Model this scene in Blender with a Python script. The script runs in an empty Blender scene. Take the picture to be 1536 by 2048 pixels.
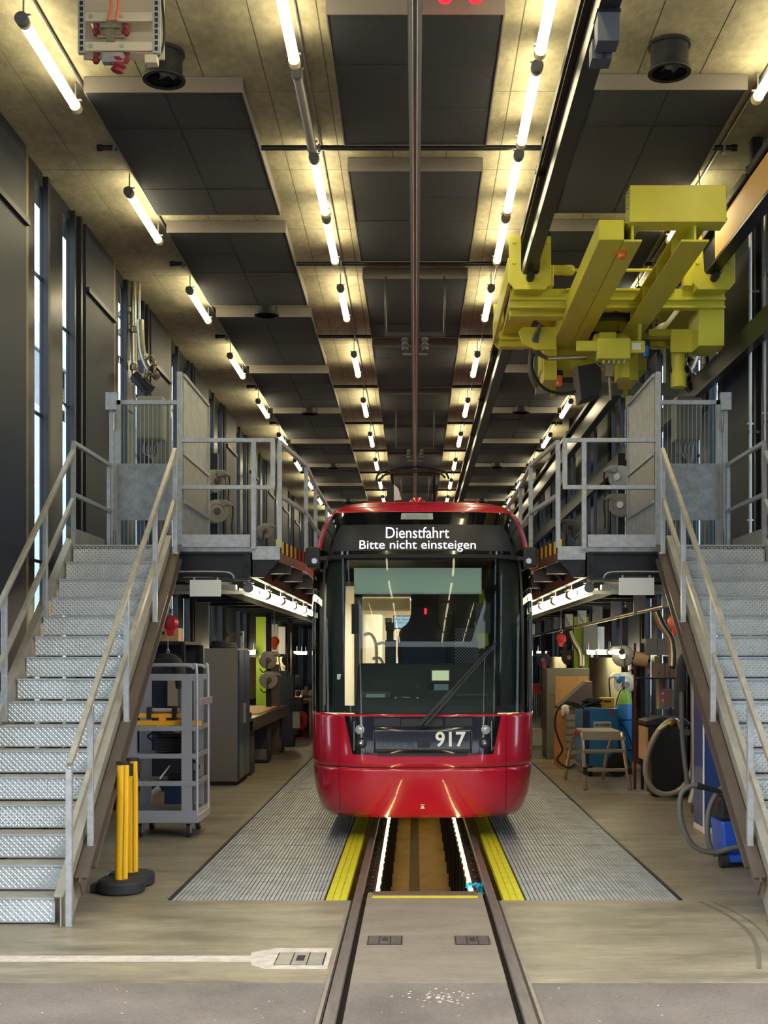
import bpy, bmesh, math, random
from mathutils import Vector, Matrix
random.seed(7)
SC = bpy.context.scene
COL = SC.collection
# ---------------------------------------------------------------- camera, world, exposure
CX, CZ, F, VPX, VPY = -0.08, 1.93, 2440.0, 830.0, 1310.0
cam_d = bpy.data.cameras.new('camera'); cam = bpy.data.objects.new('camera', cam_d); COL.objects.link(cam)
cam.location = (CX, 0, CZ); cam.rotation_euler = (math.pi/2, 0, 0)
cam_d.sensor_fit = 'VERTICAL'; cam_d.sensor_height = 36.0; cam_d.sensor_width = 27.0
cam_d.lens = F/2048*36.0
cam_d.shift_x = -(VPX-768)/2048; cam_d.shift_y = (VPY-1024)/2048
cam_d.clip_end = 300
SC.camera = cam
wd = bpy.data.worlds.new('sky'); SC.world = wd; wd.use_nodes = True
bg = wd.node_tree.nodes['Background']; bg.inputs[0].default_value = (.90, .95, 1.0, 1); bg.inputs[1].default_value = 4.4
SC.view_settings.view_transform = 'Standard'; SC.view_settings.look = 'None'
SC.view_settings.exposure = 0.42; SC.view_settings.gamma = 1.0; SC.view_settings.use_curve_mapping = False
TUBE = 20.0        # fluorescent tube radiance

def at(x, y, Y):
    s = F/Y
    return Vector((CX+(x-VPX)/s, Y, CZ-(y-VPY)/s))

# ---------------------------------------------------------------- materials
def lin(h):
    h = h.lstrip('#'); r = []
    for i in (0, 2, 4):
        c = int(h[i:i+2], 16)/255
        r.append(c/12.92 if c <= .04045 else ((c+.055)/1.055)**2.4)
    return tuple(r)
MATS = {}
def M(name, col, rough=.5, metal=0., var=0., scale=6., bump=0., bscale=80., stretch=(1, 1, 1), emit=0., coat=0., spec=None, var2=0., scale2=40.):
    if name in MATS: return MATS[name]
    m = bpy.data.materials.new(name); m.use_nodes = True; nt = m.node_tree; b = nt.nodes['Principled BSDF']
    c = lin(col) if isinstance(col, str) else col
    b.inputs['Base Color'].default_value = (*c, 1); b.inputs['Roughness'].default_value = rough; b.inputs['Metallic'].default_value = metal
    if coat: b.inputs['Coat Weight'].default_value = coat; b.inputs['Coat Roughness'].default_value = .04
    if spec is not None: b.inputs['Specular IOR Level'].default_value = spec
    if emit:
        b.inputs['Emission Color'].default_value = (*c, 1); b.inputs['Emission Strength'].default_value = emit
    if var or bump or var2:
        tc = nt.nodes.new('ShaderNodeTexCoord'); mp = nt.nodes.new('ShaderNodeMapping'); mp.inputs['Scale'].default_value = stretch
        geo = nt.nodes.new('ShaderNodeNewGeometry')
        nt.links.new(geo.outputs['Position'], mp.inputs[0])
        if var or var2:
            n = nt.nodes.new('ShaderNodeTexNoise'); n.inputs['Scale'].default_value = scale; n.inputs['Detail'].default_value = 6; n.inputs['Roughness'].default_value = .6
            nt.links.new(mp.outputs[0], n.inputs[0])
            r = nt.nodes.new('ShaderNodeValToRGB'); r.color_ramp.elements[0].position = .32; r.color_ramp.elements[1].position = .68
            r.color_ramp.elements[0].color = (*[max(0, x*(1-var)) for x in c], 1); r.color_ramp.elements[1].color = (*[min(1, x*(1+var)) for x in c], 1)
            nt.links.new(n.outputs['Fac'], r.inputs[0])
            out = r.outputs[0]
            if var2:
                n2 = nt.nodes.new('ShaderNodeTexNoise'); n2.inputs['Scale'].default_value = scale2; n2.inputs['Detail'].default_value = 3
                nt.links.new(mp.outputs[0], n2.inputs[0])
                r2 = nt.nodes.new('ShaderNodeValToRGB'); r2.color_ramp.elements[0].position = .35; r2.color_ramp.elements[1].position = .65
                r2.color_ramp.elements[0].color = (1-var2,)*3+(1,); r2.color_ramp.elements[1].color = (1, 1, 1, 1)
                nt.links.new(n2.outputs['Fac'], r2.inputs[0])
                mx = nt.nodes.new('ShaderNodeMixRGB'); mx.blend_type = 'MULTIPLY'; mx.inputs[0].default_value = 1
                nt.links.new(out, mx.inputs[1]); nt.links.new(r2.outputs[0], mx.inputs[2]); out = mx.outputs[0]
            nt.links.new(out, b.inputs['Base Color'])
        if bump:
            n = nt.nodes.new('ShaderNodeTexNoise'); n.inputs['Scale'].default_value = bscale; n.inputs['Detail'].default_value = 4
            nt.links.new(mp.outputs[0], n.inputs[0])
            bp = nt.nodes.new('ShaderNodeBump'); bp.inputs['Strength'].default_value = bump; bp.inputs['Distance'].default_value = .02
            nt.links.new(n.outputs['Fac'], bp.inputs['Height']); nt.links.new(bp.outputs[0], b.inputs['Normal'])
    MATS[name] = m
    return m
def glass(name, tint, ior=1.5, rough=.0):
    m = bpy.data.materials.new(name); m.use_nodes = True; nt = m.node_tree; nt.nodes.clear()
    o = nt.nodes.new('ShaderNodeOutputMaterial'); mx = nt.nodes.new('ShaderNodeMixShader')
    t = nt.nodes.new('ShaderNodeBsdfTransparent'); t.inputs[0].default_value = (*tint, 1)
    g = nt.nodes.new('ShaderNodeBsdfGlossy'); g.inputs['Roughness'].default_value = rough; g.inputs[0].default_value = (.9, .95, .95, 1)
    lw = nt.nodes.new('ShaderNodeLayerWeight'); lw.inputs[0].default_value = .5; f0 = ((ior-1)/(ior+1))**2
    pw_ = nt.nodes.new('ShaderNodeMath'); pw_.operation = 'POWER'; pw_.inputs[1].default_value = 5; nt.links.new(lw.outputs['Facing'], pw_.inputs[0])
    fr = nt.nodes.new('ShaderNodeMath'); fr.operation = 'MULTIPLY_ADD'; fr.inputs[1].default_value = 1-f0; fr.inputs[2].default_value = f0; nt.links.new(pw_.outputs[0], fr.inputs[0])
    nt.links.new(fr.outputs[0], mx.inputs[0]); nt.links.new(t.outputs[0], mx.inputs[1]); nt.links.new(g.outputs[0], mx.inputs[2]); nt.links.new(mx.outputs[0], o.inputs[0])
    MATS[name] = m
    return m
def emis(name, col, st):
    m = bpy.data.materials.new(name); m.use_nodes = True; nt = m.node_tree; nt.nodes.clear()
    o = nt.nodes.new('ShaderNodeOutputMaterial'); e = nt.nodes.new('ShaderNodeEmission'); e.inputs[0].default_value = (*col, 1); e.inputs[1].default_value = st
    nt.links.new(e.outputs[0], o.inputs[0]); MATS[name] = m
    return m
concrete_c = M('ceiling_concrete', '#918a70', .8, var=.28, scale=2.2, bump=.25, bscale=30, var2=.22, scale2=14, stretch=(1, .6, 1))
concrete_f = M('floor_concrete', '#8a806b', .42, var=.32, scale=1.6, stretch=(.7, 2.2, 1), bump=.06, bscale=25, var2=.2, scale2=9)
concrete_in = M('track_concrete', '#857a6c', .55, var=.16, scale=2.5, stretch=(.8, 2, 1), bump=.08, bscale=40, var2=.12, scale2=20)
asphalt = M('asphalt', '#726860', .75, var=.24, scale=1.3, bump=.3, bscale=120, var2=.25, scale2=60)
pit_c = M('pit_concrete', '#a08a54', .6, var=.25, scale=2, stretch=(1, .5, 1))
stripe_c = M('dark_stripe_concrete', '#4f4329', .6, var=.3, scale=4)
mortar = M('pale_mortar', '#b9ada0', .8, var=.2, scale=12)
acoustic = M('acoustic_felt', '#20242c', .95, var=.18, scale=25, bump=.5, bscale=160, var2=.3, scale2=90)
fascia = M('fascia_grey', '#77716a', .55, .25, var=.08, scale=3, stretch=(6, 1, 20))
galv = M('galvanised_steel', '#b3b8bb', .42, .55, var=.16, scale=18, var2=.12, scale2=70)
galv_d = M('galvanised_plate', '#a2a7a9', .38, .65, var=.22, scale=9, var2=.15, scale2=50)
plate = M('tread_plate', '#b0b7bc', .5, .4, var=.12, scale=14)
lug_m = M('tread_lug', '#eaf0f2', .3, .55)
handrail_m = M('handrail_steel', '#aaa698', .4, .5, var=.18, scale=9)
steel = M('bare_steel', '#8d8a86', .35, .8, var=.2, scale=12)
stringer_m = M('stringer_steel', '#a59f92', .45, .5, var=.15, scale=6, stretch=(1, 1, .4))
brownbeam = M('brown_painted_beam', '#5b5049', .45, .2, var=.12, scale=6)
blk = M('black_steel', '#24262b', .38, .3, var=.2, scale=10)
blk_m = M('matte_black', '#17181a', .7)
rubber = M('black_rubber', '#222325', .75, var=.15, scale=20)
wallp = M('wall_panel_blue', '#1d2534', .5, .2, var=.06, scale=2)
wallc = M('wall_column_blue', '#1e2430', .28, .4, var=.2, scale=8, stretch=(1, 1, .3), bump=.1, bscale=20)
strip = M('lit_flange_tan', '#8a7650', .45, .4, var=.1, scale=4)  # tan tone paints in the warm light caught by the column flange
rail_m = M('rail_steel', '#7c7570', .38, .5, var=.25, scale=10, stretch=(3, .4, 1))
rail_d = M('rusty_rail_side', '#463a36', .6, .3, var=.3, scale=15)
groove_m = M('groove_dirt', '#2e2724', .9, var=.3, scale=20)
grate = M('grating_steel', '#aeb0b1', .5, .25, var=.22, scale=5, var2=.2, scale2=30)
yellow = M('yellow_safety', '#d8cf22', .5, var=.1, scale=30, var2=.15, scale2=40)
crane_y = M('crane_yellow', '#cdc83e', .38, var=.05, scale=4, spec=.5)
crane_g = M('crane_grey', '#7d8a80', .45, .2)
post_y = M('post_yellow', '#f0b91e', .45)
orange_y = M('machine_orange', '#e8a524', .4)
red = M('tram_red', '#bb1730', .22, coat=.8, var=.02, scale=2)
redd = M('dark_red_gap', '#5c0c16', .5)
gblack = M('gloss_black', '#0e1013', .08, coat=.8)
mblack = M('cab_black', '#1a1c1e', .55)
cream = M('cream_panel', '#d8cdb4', .5)
seat_m = M('seat_fabric', '#272c3a', .85, var=.3, scale=60)
wind = glass('windscreen_glass', (.80, .88, .84), 1.32)
sideg = glass('side_glass', (.20, .23, .22), 1.45)
pane = glass('window_glass', (.82, .9, .95), 1.45)
poly = glass('ribbed_polycarbonate', (.78, .82, .82), 1.4, .3)
tube_e = emis('tube_light', (1.0, .87, .54), TUBE)
tube_off = M('unlit_tube', '#8f8f88', .3)
ring_m = M('tube_ring', '#d8cc9a', .4)
capg = M('cap_grey', '#5b5c60', .5)
led_e = emis('led_strip', (1.0, .68, .28), 26)
white = M('white_board', '#d8dad9', .6)
whitep = M('white_plastic', '#e6e6e2', .4)
wood = M('birch_board', '#c9a05c', .6, var=.12, scale=4, stretch=(1, 12, 1))
ply = M('plywood', '#a57c48', .7, var=.15, scale=4, stretch=(8, 8, 1))
card = M('cardboard', '#b3946e', .85, var=.05, scale=6)
cabg = M('cabinet_grey', '#6c6761', .5, var=.04, scale=30)
cabl = M('cabinet_light_grey', '#8b8b86', .5)
cabb = M('cabinet_blue', '#3d5a73', .25, .3)
navy = M('navy_paint', '#20293a', .5)
bench_m = M('bench_steel', '#6e665a', .3, .7, var=.25, scale=8)
lime = M('lime_green', '#a3bd2c', .55)
blue_w = M('welder_blue', '#2670a8', .35, var=.08, scale=5)
blue_g = M('cylinder_blue', '#3d86c8', .3)
blue_v = M('vacuum_blue', '#2350b4', .4)
blue_d = M('dark_blue_crate', '#1f3560', .5)
green_g = M('cylinder_green', '#8ab54c', .35)
brass = M('brass', '#b08d4a', .3, .9)
purple = M('purple_locker', '#4b3a78', .35)
navyl = M('navy_locker', '#2f4478', .3)
reel_g = M('reel_grey', '#8b8880', .5)
reel_d = M('reel_dark', '#4b4a48', .5)
redp = M('red_paint', '#b3202c', .4)
orange = M('orange_red', '#d04a28', .4)
beacon_o = M('amber_lens', '#c25a18', .12, emit=.12, coat=.6, var=.5, scale=60)
beacon_b = M('blue_lens', '#1f5fc4', .15, coat=.5)
hose_m = M('grey_hose', '#5d5b57', .5)
hose_l = M('pale_hose', '#a39d92', .4, .2)
pipe_m = M('pipe_metal', '#c0b899', .28, .85)
valve_m = M('valve_metal', '#8b8471', .4, .7, var=.2, scale=30)
boxg = M('unit_grey', '#aaa79a', .5)
cartg = M('trolley_grey', '#a3a5ad', .4, .4)
cards = M('trolley_shelf', '#55524e', .6, var=.1, scale=8)
vest = M('lime_vest', '#b9c92c', .8)
blind = M('sun_blind', '#a9bdb4', .8)
redl = emis('red_signal_and_reflection', (1.0, .012, .02), 3.2)
ledw = emis('led_text', (.93, .90, 1.0), 1.5)
scr = emis('info_screen', (.42, .58, .72), .7)
inl = emis('saloon_lamp', (1.0, .93, .8), 14)
lensm = M('lamp_lens', '#b9bdbf', .1, .3, coat=.6)
insul = M('insulator_red', '#7c2731', .35)
beige = M('beige_frame', '#b8b09c', .5, .1)
cablek = M('cable_orange', '#c96a4a', .5)
rag = M('blue_rag', '#2e9fb5', .9, var=.35, scale=60)
concb = M('facade_pale', '#c9d3d8', .8)
facd = M('facade_dark_glass', '#2a3138', .2)

# ---------------------------------------------------------------- mesh builder
class MB:
    def __init__(s, root=None):
        s.v = []; s.f = []; s.o = Vector((0, 0, 0)) if root is None else -Vector(root['_w'] if '_w' in root else root.location)
    def add(s, vs, fs):
        n = len(s.v); s.v += [Vector(v) for v in vs]; s.f += [tuple(i+n for i in f) for f in fs]; return s
    def box(s, x0, x1, y0, y1, z0, z1):
        return s.add([(x, y, z) for z in (z0, z1) for y in (y0, y1) for x in (x0, x1)],
                     [(0, 2, 3, 1), (4, 5, 7, 6), (0, 1, 5, 4), (2, 6, 7, 3), (0, 4, 6, 2), (1, 3, 7, 5)])
    def cbox(s, c, d):
        return s.box(c[0]-d[0]/2, c[0]+d[0]/2, c[1]-d[1]/2, c[1]+d[1]/2, c[2]-d[2]/2, c[2]+d[2]/2)
    def bar(s, p, q, w, h, up=(0, 0, 1)):
        p = Vector(p); q = Vector(q); d = (q-p).normalized(); u = Vector(up)
        if abs(d.dot(u)) > .98: u = Vector((0, 1, 0))
        a = d.cross(u).normalized()*w/2; b = a.cross(d).normalized()*h/2
        vs = [p-a-b, p+a-b, p+a+b, p-a+b, q-a-b, q+a-b, q+a+b, q-a+b]
        return s.add(vs, [(0, 3, 2, 1), (4, 5, 6, 7), (0, 1, 5, 4), (1, 2, 6, 5), (2, 3, 7, 6), (3, 0, 4, 7)])
    def cyl(s, p, q, r, n=14, r2=None, cap=True):
        p = Vector(p); q = Vector(q); d = (q-p).normalized(); a = d.orthogonal().normalized(); b = d.cross(a); r2 = r if r2 is None else r2
        vs = []
        for c, rr in ((p, r), (q, r2)):
            vs += [c+(a*math.cos(2*math.pi*i/n)+b*math.sin(2*math.pi*i/n))*rr for i in range(n)]
        fs = [(i, (i+1) % n, n+(i+1) % n, n+i) for i in range(n)]
        if cap: fs += [tuple(range(n))[::-1], tuple(range(n, 2*n))]
        return s.add(vs, fs)
    def lathe(s, prof, c, axis=(0, 0, 1), n=20, cap=True):
        c = Vector(c); d = Vector(axis).normalized(); a = d.orthogonal().normalized(); b = d.cross(a); vs = []
        for r, h in prof:
            vs += [c+d*h+(a*math.cos(2*math.pi*i/n)+b*math.sin(2*math.pi*i/n))*max(r, 1e-4) for i in range(n)]
        fs = []
        for k in range(len(prof)-1):
            fs += [(k*n+i, k*n+(i+1) % n, (k+1)*n+(i+1) % n, (k+1)*n+i) for i in range(n)]
        if cap: fs += [tuple(range(n))[::-1], tuple(range((len(prof)-1)*n, len(prof)*n))]
        return s.add(vs, fs)
    def tube(s, pts, r, n=8, sub=5):
        P = [Vector(p) for p in pts]
        if sub > 1 and len(P) > 2:
            Q = []
            for i in range(len(P)-1):
                p0 = P[max(i-1, 0)]; p1 = P[i]; p2 = P[i+1]; p3 = P[min(i+2, len(P)-1)]
                for k in range(sub):
                    t = k/sub
                    Q.append(.5*((2*p1)+(p2-p0)*t+(2*p0-5*p1+4*p2-p3)*t*t+(3*p1-p0-3*p2+p3)*t**3))
            Q.append(P[-1]); P = Q
        vs = []; a = None
        for i, p in enumerate(P):
            d = (P[min(i+1, len(P)-1)]-P[max(i-1, 0)]).normalized()
            a = d.orthogonal().normalized() if a is None else (a-d*a.dot(d)).normalized()
            b = d.cross(a); vs += [p+(a*math.cos(2*math.pi*k/n)+b*math.sin(2*math.pi*k/n))*r for k in range(n)]
        fs = [(i*n+k, i*n+(k+1) % n, (i+1)*n+(k+1) % n, (i+1)*n+k) for i in range(len(P)-1) for k in range(n)]
        fs += [tuple(range(n))[::-1], tuple(range(len(vs)-n, len(vs)))]
        return s.add(vs, fs)
    def prism(s, poly, axis, a0, a1):
        def pt(u, v, a): return {'x': (a, u, v), 'y': (u, a, v), 'z': (u, v, a)}[axis]
        n = len(poly); vs = [pt(u, v, a0) for u, v in poly]+[pt(u, v, a1) for u, v in poly]
        return s.add(vs, [(i, (i+1) % n, n+(i+1) % n, n+i) for i in range(n)]+[tuple(range(n))[::-1], tuple(range(n, 2*n))])
    def sphere(s, c, r, n=12, m=8, sc=(1, 1, 1)):
        prof = [(r*math.sin(math.pi*i/m), -r*math.cos(math.pi*i/m)) for i in range(m+1)]
        k = len(s.v); s.lathe(prof, (0, 0, 0), (0, 0, 1), n)
        for i in range(k, len(s.v)): s.v[i] = Vector((s.v[i].x*sc[0], s.v[i].y*sc[1], s.v[i].z*sc[2]))+Vector(c)
        return s
    def build(s, name, mat, parent=None, smooth=True, bevel=0., kind=None):
        me = bpy.data.meshes.new(name); me.from_pydata([v+s.o for v in s.v], [], s.f)
        bm = bmesh.new(); bm.from_mesh(me); bmesh.ops.recalc_face_normals(bm, faces=bm.faces); bm.to_mesh(me); bm.free()
        if mat: me.materials.append(mat)
        if smooth and len(me.polygons) > 6:
            me.polygons.foreach_set('use_smooth', [True]*len(me.polygons)); me.set_sharp_from_angle(angle=math.radians(32))
        return link(name, me, parent, bevel, kind)
def link(name, me, parent=None, bevel=0., kind=None):
    o = bpy.data.objects.new(name, me); COL.objects.link(o)
    if parent is not None:
        o.parent = parent
        if '_w' in parent: o['_w'] = parent['_w']
    if bevel:
        md = o.modifiers.new('bevel', 'BEVEL'); md.width = bevel; md.segments = 2; md.limit_method = 'ANGLE'
    if kind: o['kind'] = kind
    return o
def tag(o, label, cat, group=None):
    o['label'] = label; o['category'] = cat
    if group: o['group'] = group
    return o
def thing(name, label, cat, loc=(0, 0, 0), group=None):
    o = bpy.data.objects.new(name, None); COL.objects.link(o); o.empty_display_size = .1; o.location = loc; o['_w'] = [float(c) for c in loc]
    return tag(o, label, cat, group)
def struct(name, mb, mat, **k):
    o = mb.build(name, mat, **k); o['kind'] = 'structure'; return o
def sempty(name, loc=(0, 0, 0)):
    o = bpy.data.objects.new(name, None); COL.objects.link(o); o.location = loc; o['_w'] = [float(c) for c in loc]; o['kind'] = 'structure'; return o
def tree(o, parent=None):
    c = o.copy(); COL.objects.link(c); c.parent = parent
    for ch in list(o.children): tree(ch, c)
    return c
def dup(root, loc, label, group=None, rotz=None, scale=None):
    c = tree(root); c.location = loc; c['label'] = label
    if group: c['group'] = group
    if rotz is not None: c.rotation_euler = (0, 0, rotz)
    if scale: c.scale = scale
    return c
ORD = ['first', 'second', 'third', 'fourth', 'fifth', 'sixth', 'seventh', 'eighth', 'ninth', 'tenth', 'eleventh', 'twelfth', 'thirteenth', 'fourteenth', 'fifteenth', 'sixteenth', 'seventeenth', 'eighteenth']
def text_mesh(body, size, name='lettering', align='CENTER', bold=0., ext=0., font_spacing=1.):
    cu = bpy.data.curves.new(name, 'FONT'); cu.body = body; cu.size = size; cu.align_x = align; cu.align_y = 'CENTER'; cu.offset = bold; cu.extrude = ext; cu.space_character = font_spacing
    cu.resolution_u = 6
    o = bpy.data.objects.new(name, cu); COL.objects.link(o)
    me = bpy.data.meshes.new_from_object(o.evaluated_get(bpy.context.evaluated_depsgraph_get()))
    bpy.data.objects.remove(o); bpy.data.curves.remove(cu); me.name = name
    return me
# ================================================================ STRUCTURE
BAY = 3.55; Y0, Y1 = 7.2, 50.0; ZC = 7.0; XL, XR = -4.0, 3.92
# --- floor
fl = MB()
for x0, x1, y0, y1 in ((XL-.3, -.605, Y0, 9.6), (.605, XR+.3, Y0, 9.6), (XL-.3, -2.02, 9.6, Y1), (2.02, XR+.3, 9.6, Y1)):
    fl.box(x0, x1, y0, y1, -.3, 0)
struct('floor', fl, concrete_f)
struct('floor_track', MB().box(-.462, .462, Y0, 9.92, -.3, -.002), concrete_in)
asp = MB()
for x0, x1 in ((-40, -.605), (-.462, .462), (.605, 40)): asp.box(x0, x1, -40, Y0, -.3, -.006)
asp.box(-40, XL-.3, Y0, 60, -.3, -.05); asp.box(XR+.3, 40, Y0, 60, -.3, -.05)
struct('floor_asphalt', asp, asphalt)
pt = sempty('floor_pit')
MB().box(-2.2, 2.2, 9.9, Y1, -1.62, -1.5).build('pit_floor', pit_c, pt)
MB().box(-2.2, 2.2, 9.6, 9.92, -1.5, -.31).build('pit_wall', blk, pt)
MB().box(-2.2, -2.02, 9.6, Y1, -1.5, -.31).build('pit_wall', blk, pt)
MB().box(2.02, 2.2, 9.6, Y1, -1.5, -.31).build('pit_wall', blk, pt)
MB().box(-.17, -.01, 12, 45, -1.5, -1.497).build('dark_stripe', stripe_c, pt)  # darker stripe along the middle of the pit floor
MB().box(-.42, .42, 9.80, 9.95, -.03, .004).build('edge_plate', steel, pt)
MB().box(-.42, .42, 9.70, 9.78, -.03, .001).build('edge_strip', yellow, pt)
gd = MB()
for s in (-1, 1): gd.box(min(s*.462, s*.605), max(s*.462, s*.605), -40, 9.6, -.3, -.06)
struct('floor_rail_groove', gd, groove_m)
cr = MB()
for s in (-1, 1): cr.box(min(s*.585, s*.605), max(s*.585, s*.605), -40, 9.6, -.06, -.001)
struct('trim_1', cr, concrete_in)
mo = MB().box(-4.2, -1.02, 7.68, 7.82, -.02, .0025).prism([(-1.10, 7.6), (-1.0, 7.5), (-.62, 7.5), (-.62, 8.02), (-1.0, 8.02), (-1.14, 7.9)], 'z', -.02, .003)
struct('trim_2', mo, mortar)
# --- walls (steel columns, flush panels, narrow glazed slits)
def wall(side):
    nm = 'wall_left' if side < 0 else 'wall_right'
    X = XL if side < 0 else XR
    w = sempty(nm, (X, Y0, 0))
    def bx(n, m, a, b, y0, y1, z0, z1):
        x0, x1 = sorted((X-side*a, X-side*b)); return MB(w).box(x0, x1, y0, y1, z0, z1).build(n, m, w)
    B = 12.15-2*BAY
    k = 0
    while B < Y1:
        def seg(n, m, a, b, o0, o1, z0=0, z1=ZC):
            y0 = max(Y0, B+o0); y1 = min(Y1, B+o1)
            if y1 > y0: bx(n, m, a, b, y0, y1, z0, z1)
        seg('lit_flange_strip', strip, -.05, .05, 0, .06)  # column flange edge, its lit look put in as tan colour
        seg('column', wallc, -.06, .0, .06, .42)
        seg('window_pane', pane, -.03, -.02, .42, .78, .9, 6.85)
        seg('window_sill', wallc, -.2, .0, .42, .70, 0, .9)
        seg('window_head', wallc, -.2, .0, .42, .70, 6.85, ZC)
        for zz in (2.9, 4.45, 5.9): seg('transom', blk, -.06, -.035, .42, .78, zz, zz+.03)
        seg('window_frame', blk, -.06, .03, .78, .86)
        seg('column', wallc, -.06, .0, .86, 1.42)
        seg('window_pane', pane, -.03, -.02, 1.42, 1.76, .9, 6.85)
        seg('window_sill', wallc, -.2, .0, 1.42, 1.70, 0, .9)
        seg('window_head', wallc, -.2, .0, 1.42, 1.70, 6.85, ZC)
        for zz in (2.9, 4.75, 5.6): seg('transom', blk, -.06, -.035, 1.42, 1.76, zz, zz+.03)
        seg('mullion', blk, -.06, .04, 1.76, 1.82)
        seg('mullion', wallc, -.05, .0, 1.82, 1.95)
        seg('mullion', blk, -.05, .06, 1.95, 2.03)
        seg('mullion', wallc, -.05, .01, 2.03, 2.2)
        seg('wall_panel', wallp, -.05, .05, 2.2, BAY)
        if side < 0: seg('top_rail', blk, .05, .09, 2.2, BAY, 6.2, 6.26)
        B += BAY; k += 1
    bx('wall_base', navy, -.22, -.2, Y0, Y1, 0, .9)
    return w
wall(-1); wall(1)
struct('wall_back', MB().box(XL-.3, XR+.3, Y1, Y1+.2, -1.6, ZC), navy)
# --- ceiling slab with board-formed panels
ce = sempty('ceiling', (0, Y0, ZC))
MB(ce).box(XL-.35, XR+.35, 1.4, Y1, ZC+.004, ZC+.35).build('slab', M('joint_dark', '#5d584c', .9), ce)
pme = MB().box(.005, .537, .006, 1.769, 0, .02).build('formwork_panel', concrete_c, ce); pme.location = (XL-.1, 9.4-Y0-.2-1.775, 0)
for i in range(15):
    for j in range(17):
        if i == 0 and j == 0: continue
        o = pme.copy(); COL.objects.link(o); o.location = (XL-.1+i*.542, 9.2-Y0-1.775+j*1.775, -.0)
cs = MB(ce).box(XL-.1, XR+.13, 9.2-1.775+17*1.775, Y1, ZC, ZC+.02).build('formwork_far', concrete_c, ce)
MB(ce).box(XL-.1, XR+.13, 1.4, 7.42, ZC, ZC+.02).build('unseen_ceiling_extension', concrete_c, ce)  # unseen extension over the viewer, sized to keep sky out of the windscreen
# --- outside: a neighbouring block seen through the slits
for sx, nm in ((-1, 'left'), (1, 'right')):
    ob = thing('neighbouring_building', 'pale tall building outside, seen through the narrow %s window slits' % nm, 'building', (sx*18.5, 30, 0))
    X0 = sx*14.5
    b = MB(ob).box(min(X0, X0+sx*8), max(X0, X0+sx*8), 15, 75, -.3, 11.5); b.build('wall', concb, ob)
    MB(ob).box(min(X0-sx*.1, X0+sx*8), max(X0-sx*.1, X0+sx*8), 15, 75, 13.6, 14.6).build('parapet', concb, ob)
    for k in range(12):
        MB(ob).box(min(X0, X0+sx*7), max(X0, X0+sx*7), 15.2+k*5, 19.8+k*5, 11.5, 13.6).build('window', facd, ob)
# --- unseen hall added behind the viewer, its height keeping sky off the windscreen
oh = thing('unseen_hall', 'unseen dark hall added across the yard to darken reflections in the glossy tram front', 'building', (0, -24, 0))
MB(oh).box(-22, 22, -26, -24, -.3, 3.6).build('wall', navy, oh); MB(oh).box(-22, 22, -26, -24.2, 3.6, 6.4).build('unseen_hall_band', M('unseen_hall_milky', '#dfe6ea', .5), oh); MB(oh).box(-22, 22, -26, -23.6, 6.4, 17.0).build('roof', navy, oh)  # all parts, roof included, belong to the unseen added hall
for k in range(22):
    MB(oh).bar((-22+2*k, -24.1, 3.6), (-21+2*k, -24.1, 6.4), .16, .1).bar((-21+2*k, -24.1, 6.4), (-20+2*k, -24.1, 3.6), .16, .1).build('unseen_hall_brace', blk, oh)
# ================================================================ RAILS
for s, nm in ((-1, 'left'), (1, 'right')):
    r = thing('tram_rail', 'worn steel tram rail on the %s running under the red tram' % nm, 'rail', (s*.535, 8, -.15), 'tram rails')
    h = MB(r).box(s*.535-.034, s*.535+.034, -20, Y1, -.045, .0); h.build('rail_head', rail_m, r, bevel=.006)
    MB(r).box(s*.535-.012, s*.535+.012, -20, Y1, -.15, -.045).build('rail_web', rail_d, r)
    MB(r).box(min(s*.585, s*.548), max(s*.585, s*.575), -20, 9.6, -.06, -.006).build('rust_edge', rail_d, r)
    # support beam, plates and bolts over the pit
    x0, x1 = sorted((s*.395, s*.60))
    MB(r).box(x0, x1, 9.92, Y1, -.22, -.15).build('support_beam', blk, r)
    a = MB().box(-.075, .075, -.06, .06, 0, .018); a.box(-.02, .02, -.05, .05, .018, .035)
    pl = a.build('base_plate', M('plate_brown', '#4d443e', .5, .4), r)
    b = MB().lathe([(.026, 0), (.026, .02), (.012, .021), (.012, .05), (.004, .055)], (0, 0, .018), n=8).build('bolt', steel, pl)
    for k in range(22):
        o = pl if k == 0 else pl.copy(); bb = b if k == 0 else b.copy()
        if k: COL.objects.link(o); COL.objects.link(bb); bb.parent = o
        o.location = (-s*.075, 9.98+k*.36-8, .0); bb.location = (0, 0, 0)
    # posts in the pit
    for k in range(14):
        MB(r).box(s*.46-.04, s*.46+.04, 10.35+k*1.1, 10.47+k*1.1, -1.5, -.22).build('pit_post', blk, r)
    # led tubes
    for k in range(10):
        L = thing('pit_light', 'glowing tube along the %s pit edge, %s from the front' % (nm, ORD[k]), 'light', (s*.395, 9.98+k*1.55, -.08), 'inspection pit lights')
        MB().cyl((0, 0, 0), (0, 1.46, 0), .009, 8).build('tube', led_e, L)
        MB().box(-.012+s*.028, .012+s*.028, 0, 1.5, -.03, .03).build('housing', blk, L)
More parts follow.
